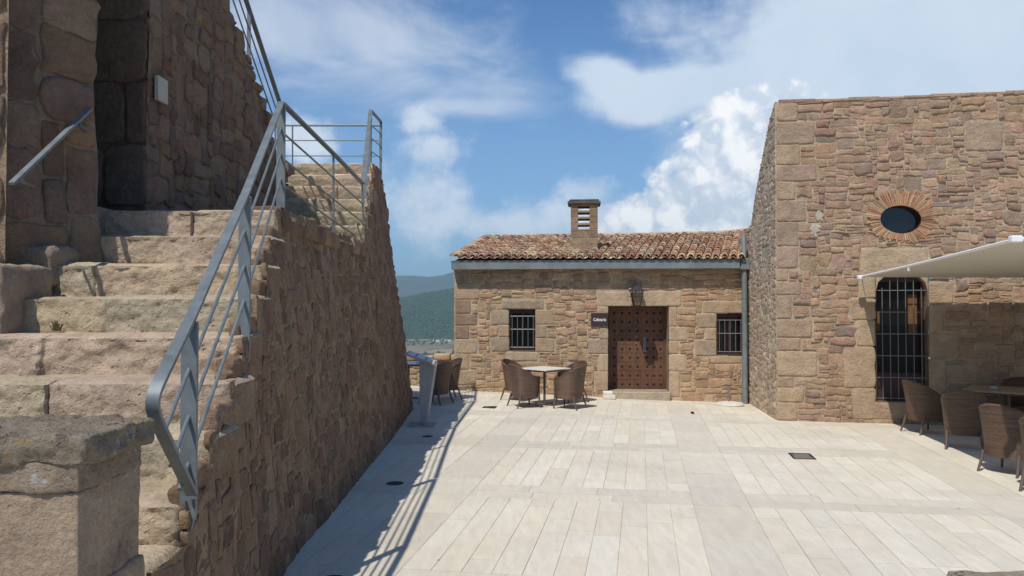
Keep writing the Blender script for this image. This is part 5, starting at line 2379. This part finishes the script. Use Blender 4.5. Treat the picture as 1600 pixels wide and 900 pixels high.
def build_sign():
    u0, z1 = cuv(923.5, 489)
    u1, z0 = cuv(950, 510)
    c = Vector(Scafe((u0 + u1) / 2, (z0 + z1) / 2 - CB, .03))
    rt = thing('cafe_sign', 'small dark plaque with white lettering on the wall left of the cafe door', 'sign', c)
    ang = math.atan2(CU.y, CU.x)
    mt = Matrix.Translation(c) @ Matrix.Rotation(ang, 4, 'Z')
    mb = MB()
    w, h = (u1 - u0) / 2, (z1 - z0) / 2
    mb.box((-w, -.012, -h), (w, .02, h), mtx=mt, bev=.004)
    bd = mb.build('board', M['sign'], rt)
    fc = bpy.data.curves.new('lettering', 'FONT')
    fc.body = 'Cafeteria'
    fc.size = .095
    fc.shear = .12
    fc.align_x = 'CENTER'
    fc.align_y = 'CENTER'
    fc.extrude = .001
    fc.offset = .0012
    fc.materials.append(M['white'])
    tmp = bpy.data.objects.new('lettering_curve', fc)
    C.objects.link(tmp)
    me = bpy.data.meshes.new_from_object(tmp.evaluated_get(bpy.context.evaluated_depsgraph_get()))
    bpy.data.objects.remove(tmp)
    o = bpy.data.objects.new('lettering', me)
    C.objects.link(o)
    o.parent = bd
    pz = Vector((0, 0, .0)) - Vector((CU.y * 0, 0, 0))
    o.matrix_local = Matrix.Translation(CN * .016) @ Matrix.Rotation(ang, 4, 'Z') @ Matrix.Rotation(R(90), 4, 'X') @ Matrix.Scale(.82, 4, (1, 0, 0))
    # patch of pale plaster beside it
    mb = MB()
    for (x, y, sx, sy) in ((914, 492, .035, .04), (917, 501, .05, .03)):
        u, z = cuv(x, y)
        vs = [Scafe(u + sx * (1 + .3 * nz(k, x, 0)) * math.cos(k * math.pi / 6), z - CB + sy * (1 + .3 * nz(k, y, 4)) * math.sin(k * math.pi / 6), .022) for k in range(12)]
        v2 = [Scafe(u + 1.2 * sx * math.cos(k * math.pi / 6), z - CB + 1.2 * sy * math.sin(k * math.pi / 6), 0) for k in range(12)]
        mb.add(vs + v2, [tuple(range(12))] + [(k, 12 + k, 12 + (k + 1) % 12, (k + 1) % 12) for k in range(12)])
    cafe = bpy.data.objects['cafe_building']
    mb.build('plaster_patch', M['plaster'], cafe)


build_sign()

# plaque on the tower wall
pc = P(252, 141, F * -3.42 / (252 - 800))
mb = MB()
mb.box((pc.x - .02, pc.y - .11, pc.z - .12), (pc.x + .02, pc.y + .11, pc.z + .12), bev=.004)
tag(mb.build('wall_plaque', M['plaque']), 'small pale plaque fixed to the shaded tower wall right of the doorway', 'plaque')

# parasol foot by the downpipe
ub = P(1140, 624, 17.05)
g = gz(ub.x, ub.y) + .009
t_ = thing('parasol_base', 'round pale concrete parasol base with short tube under the right barred window', 'parasol base', (ub.x, ub.y, g))
mb = MB()
mb.lathe([(.29, 0), (.30, .02), (.27, .055), (.06, .085)], (ub.x, ub.y, g), 28)
mb.build('foot', M['concrete'], t_, smooth=False)
mb = MB()
mb.tube([(ub.x - .02, ub.y, g + .08), (ub.x - .02, ub.y, g + .40)], .02, 10, up=(0, 1, 0))
mb.build('tube', M['bars'], t_, smooth=True)

# white block doorstop
db = P(951, 622, 17.55)
g = gz(db.x, db.y) + .009
t_ = thing('door_stop', 'stack of two small white stone blocks at the left foot of the cafe door', 'door stop', (db.x, db.y, g))
mb = MB()
rough_box(mb, (db.x - .13, db.y - .1, g), (db.x + .14, db.y + .1, g + .09), .03, .015, .006, 12, (0.66, 0.62, 0.53), 3)
mb.build('lower_block', M['slab'], t_, smooth=True)
mb = MB()
rough_box(mb, (db.x - .12, db.y - .09, g + .088), (db.x + .08, db.y + .09, g + .17), .03, .015, .006, 12, (0.68, 0.64, 0.56), 6)
mb.build('upper_block', M['slab'], t_, smooth=True)


def floor_pt(px, py):
    v = pix_dir(px, py)
    o = Vector((0, 0, EYE))
    z = 0
    for _ in range(6):
        t = (z - EYE) / v.z
        p = o + v * t
        z = gz(p.x, p.y)
    return p


def round_lid(px, py, r, label, dark=True):
    p = floor_pt(px, py)
    z = gz(p.x, p.y) + .0125
    t_ = thing('manhole_cover', label, 'manhole cover', (p.x, p.y, z))
    mb = MB()
    mb.lathe([(r * 1.28, -.02), (r * 1.28, .0), (r * 1.0, .001), (r * .98, -.004)], (p.x, p.y, z), 36)
    mb.build('ring', M['concrete'], t_)
    mb = MB()
    mb.lathe([(r * .95, -.02), (r * .95, .003), (r * .7, .004), (r * .66, .0035)], (p.x, p.y, z), 32)
    mb.build('lid', M['iron'], t_)


round_lid(617, 757, .105, 'round dark cover with pale ring in the shadow of the stair wall')
round_lid(668, 683, .09, 'small round cover just in front of the lectern foot')
round_lid(1328, 660, .10, 'small round cover at the foot of the tall stone building')
round_lid(520, 908, .10, 'round dark cover at the bottom edge below the railing shadow')


def grate(px, py, wr, wf, label):
    p = floor_pt(px, py)
    z = gz(p.x, p.y) + .0125
    t_ = thing('drain_grate', label, 'drain grate', (p.x, p.y, z))
    mt = Matrix.Translation((p.x, p.y, z)) @ Matrix.Rotation(math.atan2(RD.y, RD.x), 4, 'Z')
    mb = MB()
    for a, b, c, d in ((-wr, -wf, wr, -wf + .02), (-wr, wf - .02, wr, wf), (-wr, -wf + .02, -wr + .02, wf - .02), (wr - .02, -wf + .02, wr, wf - .02)):
        mb.box((a, b, -.015), (c, d, .003), mtx=mt)
    mb.build('frame', M['iron'], t_)
    mb = MB()
    n = 11
    mb.box((-wr + .02, -wf + .02, -.015), (wr - .02, wf - .02, -.006), mtx=mt)
    for k in range(n):
        x = -wr + .03 + (2 * wr - .06) * k / (n - 1)
        mb.box((x - .006, -wf + .02, -.006), (x + .006, wf - .02, .001), mtx=mt)
    mb.build('slats', M['iron'], t_)


grate(1253, 714, .145, .21, 'dark rectangular drain grate in the middle of the sunny paving')
grate(765, 637, .13, .13, 'small dark drain grate near the white table')
grate(1082, 646, .03, .16, 'thin slit drain in front of the cafe')


# low wall at the edge of the terrace behind the left table
def build_low_wall():
    mb = MB()
    a, b = Vector((-4.6, 18.75, 0)), CL + Vector((-.02, .4, 0))
    b.z = 0
    du = (b - a)
    L = du.length
    du.normalize()
    nn = Vector((du.y, -du.x, 0))
    zt = P(690, 560, 18.3).z

    def S(u, v, o):
        p = a + du * u + nn * o
        return (p.x, p.y, -.2 + v)
    sizes = [(4, 2, 3), (5, 3, 3), (7, 3, 2), (8, 3, 1), (3, 2, 2)]
    masonry(mb, S, L, zt + .2, lambda u, v: True, sizes, PAL_CAFE, (0.34, 0.27, 0.18), 71, .05, (), (.01, .03), .016, .3, .2, .02)
    p, q = a - nn * .4, b - nn * .4
    mb.add([(a.x, a.y, zt), (b.x, b.y, zt), (q.x, q.y, zt), (p.x, p.y, zt), (p.x, p.y, -.4), (q.x, q.y, -.4)], [(0, 1, 2, 3), (3, 2, 5, 4)], (0.33, 0.25, 0.17))
    u = 0
    rg = random.Random(1)
    while u < L:
        w = rg.uniform(.3, .6)
        m = a + du * u
        rough_box(mb, (m.x, m.y - .1 - .0, zt - .06), (m.x + w - .02, m.y + .3, zt + rg.uniform(.03, .1)), .08, .03, .02, 5, pick(PAL_CAFE, rg), u * 5)
        u += w
    o = mb.build('terrace_wall', M['stone_cafe'], smooth=True)
    tag(o, 'low rubble wall at the terrace edge between the stair block and the cafe', 'wall')


build_low_wall()


# weeds growing on the steps
def weed(px, py, d, n, hgt, seed, label):
    c = P(px, py, d)
    rng = random.Random(seed)
    mb = MB()
    for k in range(n):
        a = rng.uniform(0, 2 * math.pi)
        r = rng.uniform(.2, 1) * hgt
        h = hgt * rng.uniform(.4, 1)
        p0 = c + Vector((rng.uniform(-.06, .06) * hgt * 6, rng.uniform(-.015, .015), 0))
        p1 = p0 + Vector((math.cos(a) * r * .5, math.sin(a) * r * .3, h * .7))
        p2 = p0 + Vector((math.cos(a) * r, math.sin(a) * r * .6 - .01, h))
        w = Vector((-math.sin(a), math.cos(a) * .5, .3)).normalized() * .003
        mb.add([p0 - w, p0 + w, p1 + w * 1.4, p2, p1 - w * 1.4], [(0, 1, 2, 4), (4, 2, 3)])
    tag(mb.build('weed', M['leaf']), label, 'plant')


weed(88, 517, 5.5, 46, .085, 5, 'small dry green weed in the corner of a stone step')
